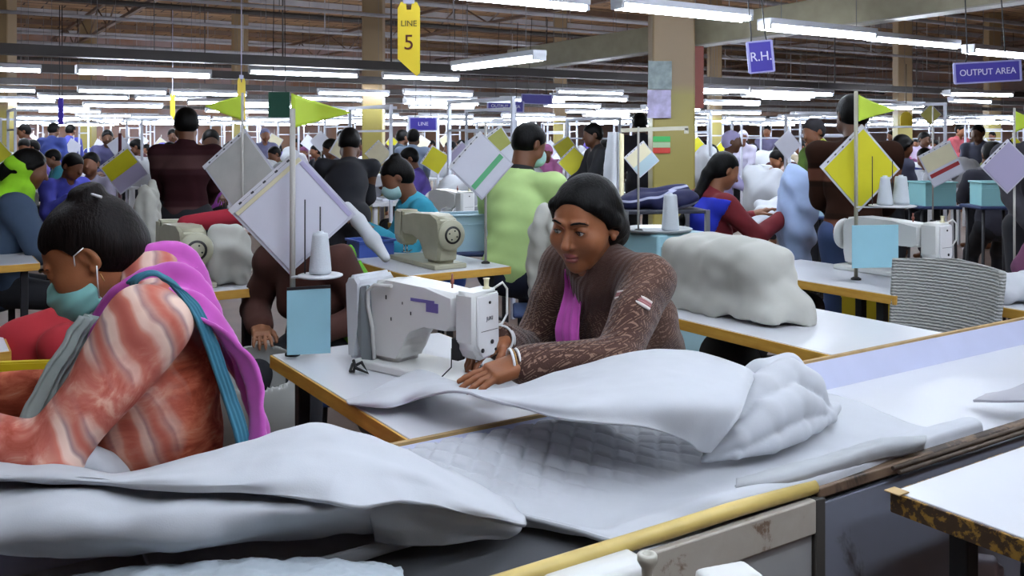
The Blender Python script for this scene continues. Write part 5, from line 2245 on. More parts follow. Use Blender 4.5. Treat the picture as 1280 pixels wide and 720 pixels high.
# further singles: px, Y, s, seated, facing, top, style, label
far = [
    (117, 9.2, .93, True, (.1, -1), '6c6878', 'short', 'boy with black hair looking at the camera from behind the yellow and white pouch', dict(lean=6, head=(0, 2, 0), hz=.50)),
    (66, 8.4, .95, True, (.8, -.4), '3c3f9c', 'short', 'person in a blue-violet shirt bending over work near the left edge', dict(lean=22)),
    (34, 13.5, .98, True, (.3, -1), 'a89c9c', 'short', 'man in pale clothes with dark cap, small near the left edge', dict(hz=.62)),
    (752, 9.2, .90, False, (-.9, -.2), '17181d', 'short', 'man in black standing sideways left of the white hanging cloth', {}),
    (803, 9.9, .98, False, (-.2, 1), '1c1c26', 'short', 'man in black with short hair standing behind the shelf left of the big column', {}),
    (899, 9.4, .86, False, (.9, -.2), 'a9a4d0', 'covered', 'woman in pale lavender shawl standing right of the big column', dict(lean=10)),
    (515, 12.0, .88, False, (.1, 1), '7f8fa8', 'short', 'person in a grey-blue hooded jacket standing right of the left yellow column', {}),
    (497, 13.6, .88, False, (.6, .6), '3b4a58', 'short', 'person in dark teal standing beside the left yellow column', {}),
    (263, 9.0, .86, False, (.3, -.8), 'a04fb0', 'short', 'person in orchid purple standing right of the tall striped man', {}),
    (1110, 8.6, .84, False, (.8, .2), '34364a', 'low_bun', 'woman with brown hair behind the bright yellow pouch', dict(lean=14)),
    (1151, 14.5, .86, False, (.2, -1), 'b8a8c0', 'short', 'small man facing the camera right of the yellow round-topped sign', {}),
    (1226, 12.5, .92, False, (-.6, -.5), '3c3f50', 'short', 'man in a dark cap and slate jacket among the machines at right', {}),
    (1245, 7.4, .88, True, (.2, 1), '2c2c38', 'short', 'person with round black hair seated with back turned at right', dict(hz=.66, lean=4)),
    (62, 15, .96, False, (.2, 1), '2b3a7a', 'short', 'person in navy standing far back at left', {}),
    (84, 17, .96, False, (.2, 1), '3a3f90', 'short', 'person in indigo standing far back at left', {}),
    (134, 14, .88, False, (.5, -1), '454468', 'short', 'person in grey-violet standing far back above the boy', {}),
    (215, 16, .90, False, (.5, -1), '5a50a0', 'short', 'person in violet far back left of the tall striped man', {}),
    (330, 15, .90, False, (.5, -1), '5c5c78', 'covered', 'person in grey headscarf far back behind the left white pouch', {}),
    (425, 18, .90, False, (.5, -1), '3c4a90', 'short', 'person in blue far back left of the left yellow column', {}),
    (600, 16, .92, False, (.5, -1), '4a3c78', 'short', 'person in plum far back under the violet signs', {}),
    (690, 13, .86, True, (-.5, -1), 'b06a9a', 'covered', 'person in pink headscarf far back above the lime shirt', dict(hz=.62)),
    (930, 15, .88, False, (-.5, -1), 'b8b4c8', 'covered', 'person in white shawl far back right of the lavender shawl', {}),
    (960, 19, .96, False, (-.5, -1), '54506a', 'short', 'person in dark grey far back at right of centre', {}),
    (985, 12, .86, True, (-.8, -.3), 'b09a92', 'short', 'person in beige working far back left of the man in green', {}),
    (1195, 17, .96, False, (.5, -1), 'a04a50', 'short', 'person in dull red far back right of the yellow round-topped sign', {}),
]
for px, y, s, seat, d, c, st, lab, kw in far:
    if seat:
        kk = dict(lean=14, hz=.55)
        kk.update(kw)
        J = seatJ(s, st != 'short', **kk)
    else:
        kk = dict(lean=6)
        kk.update(kw)
        J = standJ(s, st != 'short', **kk)
    hm = HB if st != 'covered' else cl('t' + c, c)
    person('person', lab, J, base(px, y), yawd(*d), dict(skin=SKB[int(px) % 3], hair=hm, style=st, top=cl('t' + c, c), g=.024, legs=DKT, th=.014), h=.016)

# ---------------------------------------------------------------- tables and machines of the second row
new_table(1.90, 3.80, 'white table with orange edge carrying the grey sewing machine, in front of the turquoise top')
new_table(.70, 3.85, 'table with orange edge carrying the olive-grey machine behind the magenta shawl')
new_table(-.32, 3.12, 'low white table corner behind the masked woman near the yellow crate', lu=.5)
new_table(-.03, 5.2, 'wooden-edged table at the left edge in front of the lime headscarf')
new_table(3.30, 2.26, 'table with orange edge behind the fabric-covered machine, by the bright yellow pouch')
new_table(2.95, 5.3, 'table by the woman with the bright blue shawl')
macB = machine_mesh(MACHG, MACHG, False, False)
macB.location = W(2.16, 3.96, .7601)
macB.rotation_euler = (0, 0, R(123))
tag(macB, 'beige-grey sewing machine with its wheel towards us, in front of the turquoise top', 'sewing machine', 'sewing machines')


def more_machine(u, n, label, rz=123, src=None):
    o = copy_tree(src or macB)
    o.location = W(u, n, .7601)
    o.rotation_euler = (0, 0, R(rz))
    o['label'] = label
    return o


more_machine(.98, 4.02, 'olive-grey sewing machine with round wheel behind the magenta shawl')
macD = machine_mesh(MACH, MACH, True, False)
macD.location = W(3.80, 2.78, .7601)
macD.rotation_euler = (0, 0, R(33 - 90))
tag(macD, 'white sewing machine behind the grey ribbed chair at right', 'sewing machine', 'sewing machines')
more_machine(3.2, 5.9, 'pale sewing machine in front of the woman with the bright blue shawl', 33 - 90, macD)
# cloth-draped machine
s = Solid()
M33 = np.array(Matrix.Rotation(R(33), 3, 'Z'))
s.box((0, 0, .13), (.055, .20, .075), M33, rad=.05, k=.02)
s.ell(W(0, .14, .20), (.10, .10, .075), None, k=.06)
s.ell(W(-.02, -.12, .19), (.10, .14, .09), None, k=.06)
s.ell(W(0, -.0, .19), (.09, .14, .08), None, k=.06)
s.ell(W(0, -.24, .06), (.07, .05, .07), None, k=.05)
s.cone(W(.05, .2, .02), W(.05, -.25, .02), .06, .07, k=.05)
s.cone(W(-.05, .2, .02), W(-.05, -.25, .02), .05, .06, k=.05)
s.cut((0, 0, .003), (0, 0, -1))
s.bump(wave(.016, 11, 3, 7))
s.bump(wave(.009, 34, 6, 9, (1, 1, .5)))
s.bump(wave(.004, 80, 2, 9))
o = link('covered_machine', s.mesh(.007), FABW, None, W(2.47, 2.37, .7601))
tag(o, 'sewing machine hidden under an off-white cloth cover on the table right of the patterned cardigan', 'covered machine')

cloth_at = [(437, 3.9)]
# ribbed chair of the free place
ch = empty('chair', W(3.12, 2.06, 0), R(123), 'grey chair with curved ribbed backrest standing empty at right', 'chair')


def m_ribbed():
    q = NT('ribbed_grey_weave')
    v = q.coord()
    w = q.n('ShaderNodeTexWave', wave_type='BANDS', bands_direction='Z')
    w.inputs['Scale'].default_value = 26
    w.inputs['Distortion'].default_value = 2.5
    w.inputs['Detail'].default_value = 2
    w.inputs['Detail Scale'].default_value = 3
    q.l(v, w.inputs['Vector'])
    q.l(q.ramp(w.outputs['Fac'], [(0, '7f827f'), (1, 'a9aaa6')]), q.b.inputs['Base Color'])
    q.b.inputs['Roughness'].default_value = .8
    q.bump(w.outputs['Fac'], .5, .006)
    return q.m


RIB = m_ribbed()
n = 21
outer = [(.225 * math.sin(a) * 1.0, -.215 + .10 * (1 - math.cos(a))) for a in np.linspace(-1.25, 1.25, n)]
mb = MB()
V, Fc = [], []
for zz, sc in ((.50, .92), (.62, .98), (.78, 1.0), (.90, 1.02), (.925, 1.01)):
    for (x, y) in outer:
        V.append((x * sc, y - (zz - .5) * .12, zz + (.0 if zz < .9 else -.02 * abs(x) / .2)))
me_rows = [[V[r * n + i] for i in range(n)] for r in range(5)]
sheet('backrest', me_rows, 60, 30, RIB, .022, .002, 20, parent=ch)
s = Solid()
s.box((0, 0, .455), (.17, .16, .012), None, rad=.025)
link('seat', s.mesh(.008), RIB, ch)
for x in (-.17, .17):
    for y in (-.17, .17):
        mb = MB()
        mb.tube([(x * .85, y * .85, .44), (x, y, 0)], .012, 8)
        mb.build('leg', DARKM, ch)
# stools under the seated people in front
def stool(p, h, label, yw=0):
    o = empty('stool', p, yw, label, 'stool', 'work stools')
    MB().box((0, 0, h - .012), (.34, .30, .024), bev=.01).build('seat', cl('stool_blue', '26365e', .6), o)
    for x in (-.14, .14):
        for y in (-.12, .12):
            mb = MB()
            mb.tube([(x * .9, y * .9, h - .02), (x, y, 0)], .011, 8)
            mb.build('leg', DARKM, o)
    return o


stool(W1LOC, .475, 'dark stool under the woman in the patterned cardigan', R(123))
stool(W2LOC, .42, 'dark stool under the masked woman in front', R(105))

# second-row stands, pouches, cones, cards
def stand_px(px, ybase_z, y, ztop, label, **k):
    b = base(px, y, ybase_z)
    return pole(label, b, ztop - ybase_z, **k), b


GP = 'stand poles'
stand_px(303, .7601, 4.25, 1.60, 'slim pole carrying the grey-white pouch and a lime pennant pointing left', r=.006, group=GP)
pouch(P(301, 214, 4.3), .20, 'large translucent grey-white pouch right of the tall striped man, under the left-pointing pennant', 6, -14, mat('grey_sheet', 'b0b0ac', .5, var=.1))
pennant((-1, .1, 0), base(303, 4.25, P(0, 135, 4.25).z), .185, .115, 'lime pennant pointing left above the grey-white pouch', droop=-.01)
stand_px(150, .0, 6.6, 1.42, 'dark red pole through the yellow and white pouch at left', r=.012, m=mat('maroon_pole', '5c2f3a', .5), base_disc=True)
pouch(P(155, 213, 6.5), .175, 'yellow and white card pouch beside the boy at left', 8, 0, mat('lilac_sheet', 'a8a2c0', .6), second=YEL)
stand_px(607, .7601, 4.62, 1.47, 'slim green-grey pole between the green-striped pouch and the lime shirt', r=.007, group=GP)
pouch(P(601, 207, 4.55), .172, 'white pouch with green stripe left of the lime shirt', -2, 20, PAPER, cl('green_strip', '5aa876', .6))
pouch(P(717, 203, 9.5), .175, 'bright yellow pouch between the lime shirt and the man in black', 0, 0, YEL)
pouch(P(544, 200, 9.2), .155, 'small yellow pouch with white edge behind the turquoise top', -12, 0, YEL)
pouch(P(577, 196, 9.6), .165, 'small brown and lilac pouch left of the green-striped one', 0, 0, cl('kraft', 'a8845a', .6), second=mat('lilac_sheet', 'a8a2c0', .6))
pouch(P(620, 190, 5.6), .17, 'grey-white pouch behind the green-striped one', 10, 25, PAPER, second=cl('olive_sheet', '9a9a50', .6))
pouch(P(802, 199, 7.6), .155, 'pale blue and yellow pouch in front of the big column', 5, 10, mat('ice_sheet', 'a5bcc4', .5), second=CREAM)
pouch(P(473, 192, 11), .165, 'cream pouch hanging at the left yellow column', 0, 0, CREAM)
pouch(P(15, 210, 9), .135, 'small cream pouch at the left edge', 0, 0, CREAM)
stand_px(1070, .7601, 4.10, 1.60, 'beige pole of the bright yellow pouch at right', r=.0085, m=mat('beige_pole', '9a9684', .45), group=GP, plate=(.33, (.15, -.03), .10))
pouch(P(1075, 210, 4.15), .198, 'bright yellow pouch with a white binding at right', 2, 10, YEL)
pennant((1, .2, 0), base(1074, 4.1, P(0, 135, 4.1).z), .165, .115, 'lime pennant above the bright yellow pouch', droop=.01)
bb = base(1070, 4.10, .7601)
cone_spool(bb + Vector((.105, -.06, .335)), 'white thread cone in front of the bright yellow pouch', .125, .034, .020)
cone_spool(bb + Vector((.20, .0, .335)), 'white thread cone right of the bright yellow pouch', .125, .036, .026)
cd = MB().box((0, 0, 0), (.215, .0025, .185), bev=.001).build('blue_card', BLUEC, None, P(1094, 308, 3.98), R(8))
tag(cd, 'wide pale blue card hanging under the tray of the bright yellow pouch', 'card', 'pale blue cards')
stand_px(1166, .76, 6.9, 1.62, 'thin pole behind the red-striped pouch', r=.006, group=GP)
pouch(P(1177, 205, 6.8), .185, 'white pouch with a red stripe at right', 18, 0, PAPER, cl('red_strip', '9a2a30', .6), second=CREAM)
pouch(P(1259, 208, 4.85), .145, 'lilac-white pouch with yellow corner at the right edge', 0, 0, mat('lilac_sheet', 'a8a2c0', .6))
pouch(P(1163, 143, 11), .135, 'small framed yellow pouch high among the lamps at right', 0, 0, cl('khaki_card', 'b4b060', .6))
pennant((1, .1, 0), base(1268, 4.9, P(0, 152, 4.9).z), .14, .12, 'lime pennant cut by the right edge')
stand_px(1268, 0, 4.9, 1.55, 'pole at the right edge with a lime pennant', r=.006, group=GP)
# centre-right: blue cabinet with tray, cone, navy jacket
cab = empty('drawer_cabinet', base(822, 4.3), R(33), 'pale blue drawer cabinet behind the patterned cardigan', 'cabinet')
PB = mat('pale_blue_plastic', '8fb9c4', .35)
MB().box((0, 0, .49), (.30, .34, .94), bev=.012).build('body', PB, cab)
for z in (.22, .52, .80):
    d_ = MB().box((0, -.175, z), (.27, .02, .22), bev=.006).build('drawer', mat('frosted_blue_plastic', 'a5c8d0', .3), cab)
    MB().box((0, -.19, z + .06), (.09, .02, .015), bev=.004).build('handle', PB, d_)
tr2 = MB().lathe([(0, 0), (.15, 0), (.16, .012), (.155, .014), (.14, .006), (0, .006)], n=28).build('tray', mat('steel_tray', '9aa0a2', .3, metal=.4), None, base(822, 4.25, .825))
tr2.location.z = .962
tag(tr2, 'shallow steel tray on the pale blue drawer cabinet', 'tray')
for i, (px, z) in enumerate(((820, .0),)):
    pole('thin pole rising from the pale blue drawer cabinet', base(798, 4.22, .962), .48, .005, group=GP)
cone_spool(base(838, 4.2, .968), 'tall grey-white thread cone on the tray right of the black hair', .165, .040, .030)
s = Solid()
for i in range(7):
    a = np.array([-.16 + i * .055, .02 * math.sin(i * 2.1), .02 + .02 * math.sin(i * 1.3)])
    s.ell(a, (.065, .10, .05), None, k=.03)
s.cone((-.16, -.06, .03), (.17, -.05, .06), .028, .034, k=.02)
s.cone((-.10, .0, .07), (.16, .03, .09), .03, .028, k=.02)
s.bump(wave(.008, 40, 4))


def m_navystripe():
    q = NT('navy_white_stripe')
    v = q.coord(rot=(.2, .25, .3))
    w = q.n('ShaderNodeTexWave', wave_type='BANDS', bands_direction='Z')
    w.inputs['Scale'].default_value = 3
    w.inputs['Distortion'].default_value = 4
    q.l(v, w.inputs['Vector'])
    q.l(q.ramp(w.outputs['Fac'], [(0, '14163e'), (.95, '171a48'), (.975, 'a8acc8')]), q.b.inputs['Base Color'])
    q.b.inputs['Roughness'].default_value = .8
    return q.m


bt = new_table(3.55, 4.0, 'table piled with a navy jacket in front of the big column')
o = link('folded_jacket', s.mesh(.008), m_navystripe(), None, base(822, 5.35, 1.0))
tag(o, 'folded navy jacket with white stripes in front of the big column', 'jacket')
rk = empty('parts_rack', base(822, 5.35), R(10), 'dark open rack under the folded navy jacket', 'rack')
for z in (.35, .65, .97):
    MB().box((0, 0, z), (.50, .34, .02), bev=.004).build('shelf', mat('dark_shelf', '2b2d3a', .5), rk)
for x in (-.24, .24):
    for y in (-.16, .16):
        MB().box((x, y, .49), (.025, .025, .98)).build('post', STEEL, rk)
# white hanging cloth and post left of the column
b_ = base(768, 7.0)
pole('cream post with a hook arm left of the big column', base(777, 7.0), 1.42, .018, mat('cream_post', 'c9c09a', .5), group=None)
rowsc = [[P(x, y, 7.0) + Vector((0, dy, 0)) for x, dy in ((765 - w, .05), (768 - w * .3, -.03), (771 + w * .2, .04), (774, 0))] for y, w in ((165, 3), (190, 6), (215, 9), (240, 8), (246, 4))]
o = sheet('hanging_cloth', rowsc, 24, 40, FAB2, .008, .004, 20)
to_origin(tag(o, 'narrow white cloth hanging from the cream post left of the big column', 'cloth'))
mb = MB()
mb.bar(P(776, 163, 7.0), P(860, 160, 7.0), .03, .03)
mb.bar(P(858, 160, 7.0), P(858, 167, 7.0), .03, .03)
o = to_origin(mb.build('shelf_rail', mat('beige_rail', 'a8a492', .5)))
tag(o, 'horizontal beige rail passing in front of the big column', 'rail')
# blue bins by the beige-grey machine
def crate(p, size, m, label, yw, group, wall=.006):
    w, d, h = size
    o = empty('crate', p, yw, label, 'crate', group)
    mb = MB()
    mb.box((0, 0, wall / 2), (w * .92, d * .92, wall))
    mb.build('bottom', m, o)
    for sx, sy, ww, dd in ((0, -1, w, wall), (0, 1, w, wall), (-1, 0, wall, d), (1, 0, wall, d)):
        mb = MB()
        mb.box((sx * w / 2 * .98, sy * d / 2 * .98, h / 2), (ww, dd, h), bev=.001)
        mb.build('side', m, o)
    mb = MB()
    for sy in (-1, 1):
        mb.bar((-w / 2 - .008, sy * (d / 2 + .006), h), (w / 2 + .008, sy * (d / 2 + .006), h), .018, .012, .002)
        mb.bar((-w / 2, sy * (d / 2 + .002), h * .74), (w / 2, sy * (d / 2 + .002), h * .74), .008, .006)
    for sx in (-1, 1):
        mb.bar((sx * (w / 2 + .002), -d / 2, h), (sx * (w / 2 + .002), d / 2, h), .018, .012, .002)
    mb.build('rim', m, o)
    return o


YC = mat('yellow_crate_plastic', 'b9a21c', .45, var=.06)
BC = mat('blue_crate_plastic', '3c56a0', .4)
crate(base(25, 2.55, .575), (.36, .26, .165), YC, 'yellow plastic crate behind the outstretched coral sleeve', R(8), 'plastic crates')
stool(base(25, 2.55), .575, 'low stand carrying the yellow crate at the left edge', R(8))
crate(W(2.05, 4.55, .7601), (.20, .16, .085), BC, 'small blue crate behind the beige-grey machine', R(33), 'plastic crates')
crate(base(581, 5.2, .76), (.27, .20, .20), mat('frosted_bin', '9fbccb', .3), 'frosted pale bin right of the turquoise top', R(20), 'plastic crates')
crate(base(1093, 4.75, .30), (.18, .26, .35), YC, 'yellow crate under the orange-edged table at right', R(33), 'plastic crates')
crate(base(1165, 7.2, .86), (.26, .22, .18), mat('aqua_plastic', '8cc2c6', .35), 'aqua bin under the red-striped pouch', R(10), 'plastic crates')
crate(base(1242, 6.4, .92), (.24, .20, .16), mat('aqua_plastic', '8cc2c6', .35), 'aqua bin left of the lilac-white pouch', R(-5), 'plastic crates')
crate(base(1010, 7.0, .8), (.22, .2, .16), mat('frosted_bin', '9fbccb', .3), 'frosted bin in front of the man in green', R(0), 'plastic crates')
for px, y, z in ((581, 5.2, .76), (1093, 4.75, .30), (1165, 7.2, .86), (1242, 6.4, .92), (1010, 7.0, .8)):
    stool(base(px, y), z, {581: 'stand under the frosted pale bin', 1093: 'stand under the yellow crate at right', 1165: 'stand under the aqua bin by the red-striped pouch', 1242: 'stand under the aqua bin by the lilac-white pouch', 1010: 'stand under the frosted bin in front of the man in green'}[px], 0)
# red roll on the olive machine and white lumps of cloth around
def cloth_lump(px, y, z, r, label, m=FAB2, seed=1, name='fabric_heap', group='white fabric heaps', rz=0, h=.010):
    s = Solid()
    rs = random.Random(seed)
    for i in range(6):
        s.ell((rs.uniform(-.5, .5) * r[0], rs.uniform(-.5, .5) * r[1], r[2] * rs.uniform(.3, .6)), (r[0] * rs.uniform(.5, .8), r[1] * rs.uniform(.5, .8), r[2] * rs.uniform(.4, .6)), None, k=.03)
    s.cut((0, 0, 0), (0, 0, -1))
    s.bump(wave(min(r) * .16, 5 / min(r), seed, 7))
    o = link(name, s.mesh(h), m, None, base(px, y, z), rz)
    return tag(o, label, 'fabric', group)


cloth_lump(438, 3.95, .30, (.075, .09, .56), 'bright green cloth hanging behind the white sewing machine', mat('green_skirt', '5a9a24', .9), 21)
stool(base(438, 3.95), .30, 'low stand under the bright green cloth')
s = Solid()
s.cone((-.13, 0, .0), (.13, .05, .03), .035, .045, k=.02)
s.bump(wave(.006, 40, 2))
tag(link('cloth_roll', s.mesh(.007), cl('crimson', '9a1c30'), None, P(268, 279, 4.2)), 'crimson cloth roll lying on the olive-grey machine behind the magenta shawl', 'fabric')
cloth_lump(286, 3.98, .7601, (.10, .10, .24), 'stiff beige-white fabric standing beside the olive-grey machine', FABW, 3)
s = Solid()
c0 = P(460, 325, 4.3)
s.chain([P(434, 258, 4.35) - c0, P(448, 276, 4.3) - c0, P(466, 300, 4.25) - c0, P(482, 322, 4.2) - c0], [.022, .032, .034, .022], k=.02)
s.bump(wave(.003, 30, 2))
tag(link('curved_panel', s.mesh(.006), FAB2, None, c0), 'long white curved panel leaning beside the beige-grey machine', 'panel')
cloth_lump(684, 4.55, .55, (.085, .12, .52), 'pale translucent wrapped bundle between the lime shirt and the black hair', FABW, 8, 'wrapped_bundle')
cloth_lump(186, 5.6, .50, (.07, .12, .62), 'pale hanging bundle left of the tall striped man', FABW, 9, 'wrapped_bundle')
cloth_lump(945, 7.6, .78, (.24, .25, .34), 'rounded stack of pale seat covers right of the woman in blue and red', FAB2, 10)
cloth_lump(985, 6.6, .78, (.22, .2, .16), 'low heap of pale cloth left of the man in green', FAB2, 11)
cloth_lump(1005, 5.6, .60, (.13, .2, .60), 'pale blue bundle beside the man in brown stripes', cl('ice_blue', '9fb4d8'), 12, 'wrapped_bundle')
cloth_lump(960, 5.9, .78, (.20, .16, .12), 'flat grey-white heap under the hands of the woman in blue and red', FAB2, 13)
cloth_lump(1262, 3.6, .76, (.18, .14, .10), 'white cloth heap at the right edge above the trough', FAB2, 14)
new_table(3.42, 1.72, 'white table under the cloth heap at the right edge', lu=.5, ln=.5)
cloth_lump(1290, 3.9, .76, (.12, .12, .16), 'red and blue cloth at the right edge', cl('purple_red', '5c2a4a'), 15)
stool(base(684, 4.55), .55, 'stand under the pale wrapped bundle behind the black hair')
s = Solid()
s.ell((0, 0, .40), (.19, .16, .24), None)
s.ell((0, -.02, .50), (.165, .13, .24), None, sub=True, k=.01)
s.cone((0, 0, .02), (0, 0, .25), .14, .05, k=.02)
s.cut((0, 0, .006), (0, 0, -1))
tag(link('plastic_tub', s.mesh(.008), mat('grey_tub', '9a9c98', .45), None, base(318, 3.55)), 'rounded grey plastic tub on the floor left of the mustard-edged table', 'tub')
# ---------------------------------------------------------------- the crowd of work places further down the hall
rng = random.Random(11)
# small versions: one mesh each
mb = MB()
mb.box((0, 0, .74), (.56, .95, .035), bev=.003)
tf = MB()
for x in (-.22, .22):
    for y in (-.4, .4):
        mb.box((x, y, .36), (.04, .04, .72))
FT = mb.mesh('far_table')
FT.materials.append(LAM)


def far_machine_mesh():
    mb = MB()
    mb.box((.155, 0, .012), (.50, .178, .024), bev=.004)
    prof = [(-.06, .024), (.075, .024), (.095, .105), (.125, .135), (.335, .142), (.335, .245), (.02, .258), (-.055, .25), (-.075, .22)]
    mb.prism([(x, -.055, z) for x, z in prof], (0, .11, 0), bev=.01)
    mb.box((.385, 0, .165), (.085, .10, .18), bev=.012)
    mb.lathe([(0, -.012), (.07, -.01), (.074, 0), (.07, .01), (0, .02)], (-.098, 0, .165), (-1, 0, 0), 16)
    mb.tube([(.385, 0, .08), (.385, 0, .03)], .005, 6)
    me = mb.mesh('far_machine')
    me.materials.append(mat('far_machine_white', 'cdd0d8', .4))
    return me


FM = far_machine_mesh()
mb = MB()
for y in (-.5, .5):
    mb.box((0, y, .85), (.028, .028, 1.7))
mb.box((0, 0, 1.69), (.03, 1.03, .03))
mb.box((0, 0, 1.45), (.02, 1.0, .02))
mb.box((.15, 0, 1.69), (.30, .03, .03))
FRM = mb.mesh('light_frame')
FRM.materials.append(mat('white_frame', 'c4c8d4', .4))
# people prototypes
def crowd_proto(J, style, cover=False):
    look = dict(skin=SKB[0], hair=HB, style=style, top=cl('proto', '888888'), g=.024, legs=DKT, th=.02)
    return person('person', 'x', J, (0, 0, 0), 0, look, h=.018)


protos = [crowd_proto(seatJ(.97, True, lean=16, head=(0, 25, 0)), 'bun'),
          crowd_proto(seatJ(1.0, False, lean=12, head=(0, 20, 0)), 'short'),
          crowd_proto(seatJ(.97, True, lean=20, head=(12, 30, 0)), 'covered'),
          crowd_proto(seatJ(.98, True, lean=12, head=(-15, 14, 0)), 'tail'),
          crowd_proto(standJ(.93, False, lean=6), 'short')]
PAL = [('blue', '2f3c8a'), ('violet', '5a4a9a'), ('white', 'b4b4c8'), ('plum', '5c2f52'), ('dark', '20222c'), ('red', '8a2c3c'), ('teal', '2c7482'), ('pink', 'b0608c'), ('olive', '6a7438'), ('grey', '6a6c7c'), ('maroon', '4a2028'), ('cream', 'b0a48c')]
mats_p = {k: cl('crowd_' + k, c) for k, c in PAL}
heaps = []
for i in range(4):
    h_ = cloth_lump(0, 1, 0, (.22, .20, .20 + .05 * i), 'x', FAB2, 40 + i, h=.02)
    heaps.append(h_)
wp = []
n_st = 0
taken = [(base(px, y).x, y) for px, y in ((892, 5.6), (1020, 8), (752, 9.2), (803, 9.9), (899, 9.4), (515, 12), (263, 9), (1110, 8.6), (117, 9.2), (78, 8.4), (232, 6.3), (432, 6.5), (1245, 7.4), (841, 9), (12, 4.4), (541, 5.4), (1278, 5.2), (1226, 12.5))]
row = 0
n = 6.4
while n < 30:
    row += 1
    u = -6.0
    while u < 30:
        u += 1.42
        p = W(u, n)
        if not (6.0 < p.y < 25):
            continue
        px = 640 + p.x / p.y * F
        if not (-60 < px < 1340):
            continue
        if any((p.x - a) ** 2 + (p.y - b) ** 2 < .9 for a, b in taken):
            continue
        fl = row % 2
        rz = R(33)
        t = link('sewing_table', FT, None, None, W(u, n, 0), rz)
        tag(t, 'white table in the crowded rows of work places down the hall', 'table', TG)
        m_ = link('sewing_machine', FM, None, None, W(u, n + (-.12 if fl else .12), .7576), R(33 + (90 if fl else -90)))
        tag(m_, 'pale sewing machine in the crowded rows of work places down the hall', 'sewing machine', 'sewing machines')
        n_st += 1
        FAR += [(t, 'white work table'), (m_, 'pale sewing machine')]
        if rng.random() < .5 and p.y > 7.5:
            fr = link('light_frame', FRM, None, None, W(u - .1, n, 0), R(33))
            fr.scale = (1, 1, rng.uniform(.92, 1.06))
            tag(fr, 'white steel frame', 'frame', 'white steel frames over the tables')
            FAR.append((fr, 'white steel frame'))
        if rng.random() < .82:
            pr = rng.choice([0, 0, 1, 1, 2, 3, 3] + ([4] if rng.random() < .5 else []))
            key, c = rng.choice(PAL)
            rec = {'shirt': mats_p[key]}
            if pr == 2:
                rec['hair'] = mats_p[rng.choice(PAL)[0]]
            q = copy_tree(protos[pr], None, rec)
            q.location = W(u + .52, n + rng.uniform(-.1, .1), 0)
            q.rotation_euler = (0, 0, R(123 + rng.uniform(-20, 20)))
            s_ = rng.uniform(.93, 1.05)
            q.scale = (s_, s_, s_)
            FAR.append((q, '%s %s in %s' % ('standing' if pr == 4 else 'seated', 'person with covered head' if pr == 2 else 'person', key)))
            tag(q, 'x', 'person', 'workers in the crowded rows')
        if rng.random() < .85:
            h_ = heaps[rng.randrange(4)].copy()
            COL.objects.link(h_)
            h_.location = W(u + rng.uniform(-.1, .1), n + (.3 if fl else -.3), .7576)
            h_.rotation_euler = (0, 0, rng.random() * 6)
            FAR.append((h_, 'pale fabric heap'))
            k_ = rng.uniform(.9, 1.35)
            h_.scale = (k_, k_, k_)
        if rng.random() < .45 and p.y > 8:
            zt = rng.uniform(1.35, 1.55)
            pl = pole('slim pole in the crowded rows down the hall', W(u - .2, n + .4, .7576), zt - .76, .008, group=GP, base_disc=False)
            pc = pouch(W(u - .2, n + .4, zt - .22) + Vector((0, -.03, 0)), .165, 'diamond card pouch in the crowded rows down the hall', rng.uniform(-15, 15), rng.uniform(-25, 25), rng.choice([YEL, PAPER, PAPER, CREAM]))
            FAR += [(pl, 'slim pole'), (pc, 'small card pouch')]
            for chd in list(pc.children):
                if chd.name.startswith('punch_hole'):
                    bpy.data.objects.remove(chd)
    n += 2.15
for o in protos + heaps:
    for chd in list(o.children):
        bpy.data.objects.remove(chd)
    bpy.data.objects.remove(o)
print('stations', n_st)
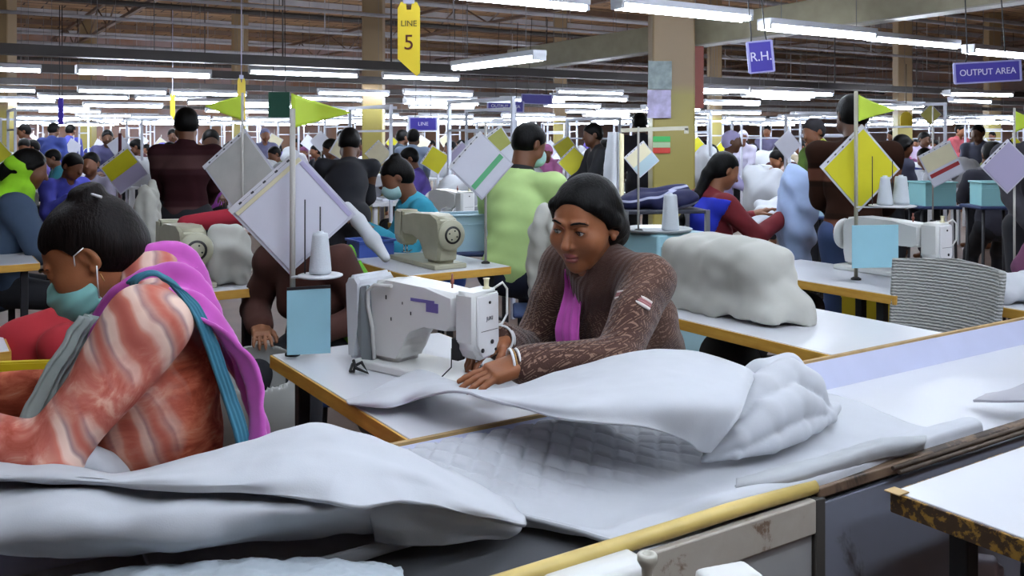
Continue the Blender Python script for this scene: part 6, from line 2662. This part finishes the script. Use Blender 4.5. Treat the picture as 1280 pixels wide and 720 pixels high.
MARKS = [(12, 'the lime headscarf'), (117, 'the boy at left'), (232, 'the tall striped man'), (303, 'the left-pointing pennant'), (380, 'the right-pointing pennant'), (432, 'the black coat'),
         (467, 'the left yellow column'), (541, 'the turquoise top'), (603, 'the green-striped pouch'), (665, 'the lime shirt'), (717, 'the small yellow pouch'), (752, 'the man in black'), (839, 'the big column'),
         (892, 'the bright blue shawl'), (950, 'the two-letter sign'), (1010, 'the man in green'), (1075, 'the large yellow pouch'), (1133, 'the round-topped yellow sign'), (1177, 'the red-striped pouch'), (1245, 'the lilac-white pouch')]
ORD = ['nearest', 'second nearest', 'third nearest', 'fourth nearest', 'fifth nearest', 'sixth nearest', 'seventh nearest', 'eighth nearest', 'ninth nearest', 'tenth nearest', 'eleventh nearest', 'twelfth nearest', 'farthest']
byk = {}
for o, ph in FAR:
    if o is None or o is False:
        continue
    x, y = o.location.x, o.location.y
    px = 640 + x / y * F
    mk = min(MARKS, key=lambda q: abs(q[0] - px))[1]
    byk.setdefault((ph, mk), []).append((y, o))
for (ph, mk), lst in byk.items():
    lst.sort(key=lambda q: q[0])
    for i, (y, o) in enumerate(lst):
        where = 'in the rows of lights above' if 'lamp' in ph else 'far down the hall beyond'
        o['label'] = ('%s %s %s' % (ph, where, mk)) + (', ' + ORD[min(i, 12)] if len(lst) > 1 else '')
# long side windows' worth of light is absent; a dim grey world only fills what the lamps leave
w = bpy.data.worlds.new('world')
SC.world = w
w.use_nodes = True
w.node_tree.nodes['Background'].inputs[0].default_value = (.30, .31, .33, 1)
w.node_tree.nodes['Background'].inputs[1].default_value = .1
SC.view_settings.exposure = 1.04
SC.cycles.use_denoising = True
SC.cycles.max_bounces = 6
SC.cycles.diffuse_bounces = 4
SC.cycles.sample_clamp_indirect = 6
# ---------------------------------------------------------------- camera and picture settings
cam = bpy.data.cameras.new('camera')
cam.sensor_width = 36
cam.lens = F / 1280 * 36
cam.shift_y = -(360 - HY) / 1280
cam.clip_start = .05
cam.clip_end = 200
co = bpy.data.objects.new('camera', cam)
COL.objects.link(co)
co.location = (0, 0, CAMH)
co.rotation_euler = (R(90), 0, 0)
SC.camera = co
SC.view_settings.view_transform = 'Standard'
SC.view_settings.look = 'None'
SC.view_settings.gamma = 1
SC.view_settings.use_curve_mapping = False
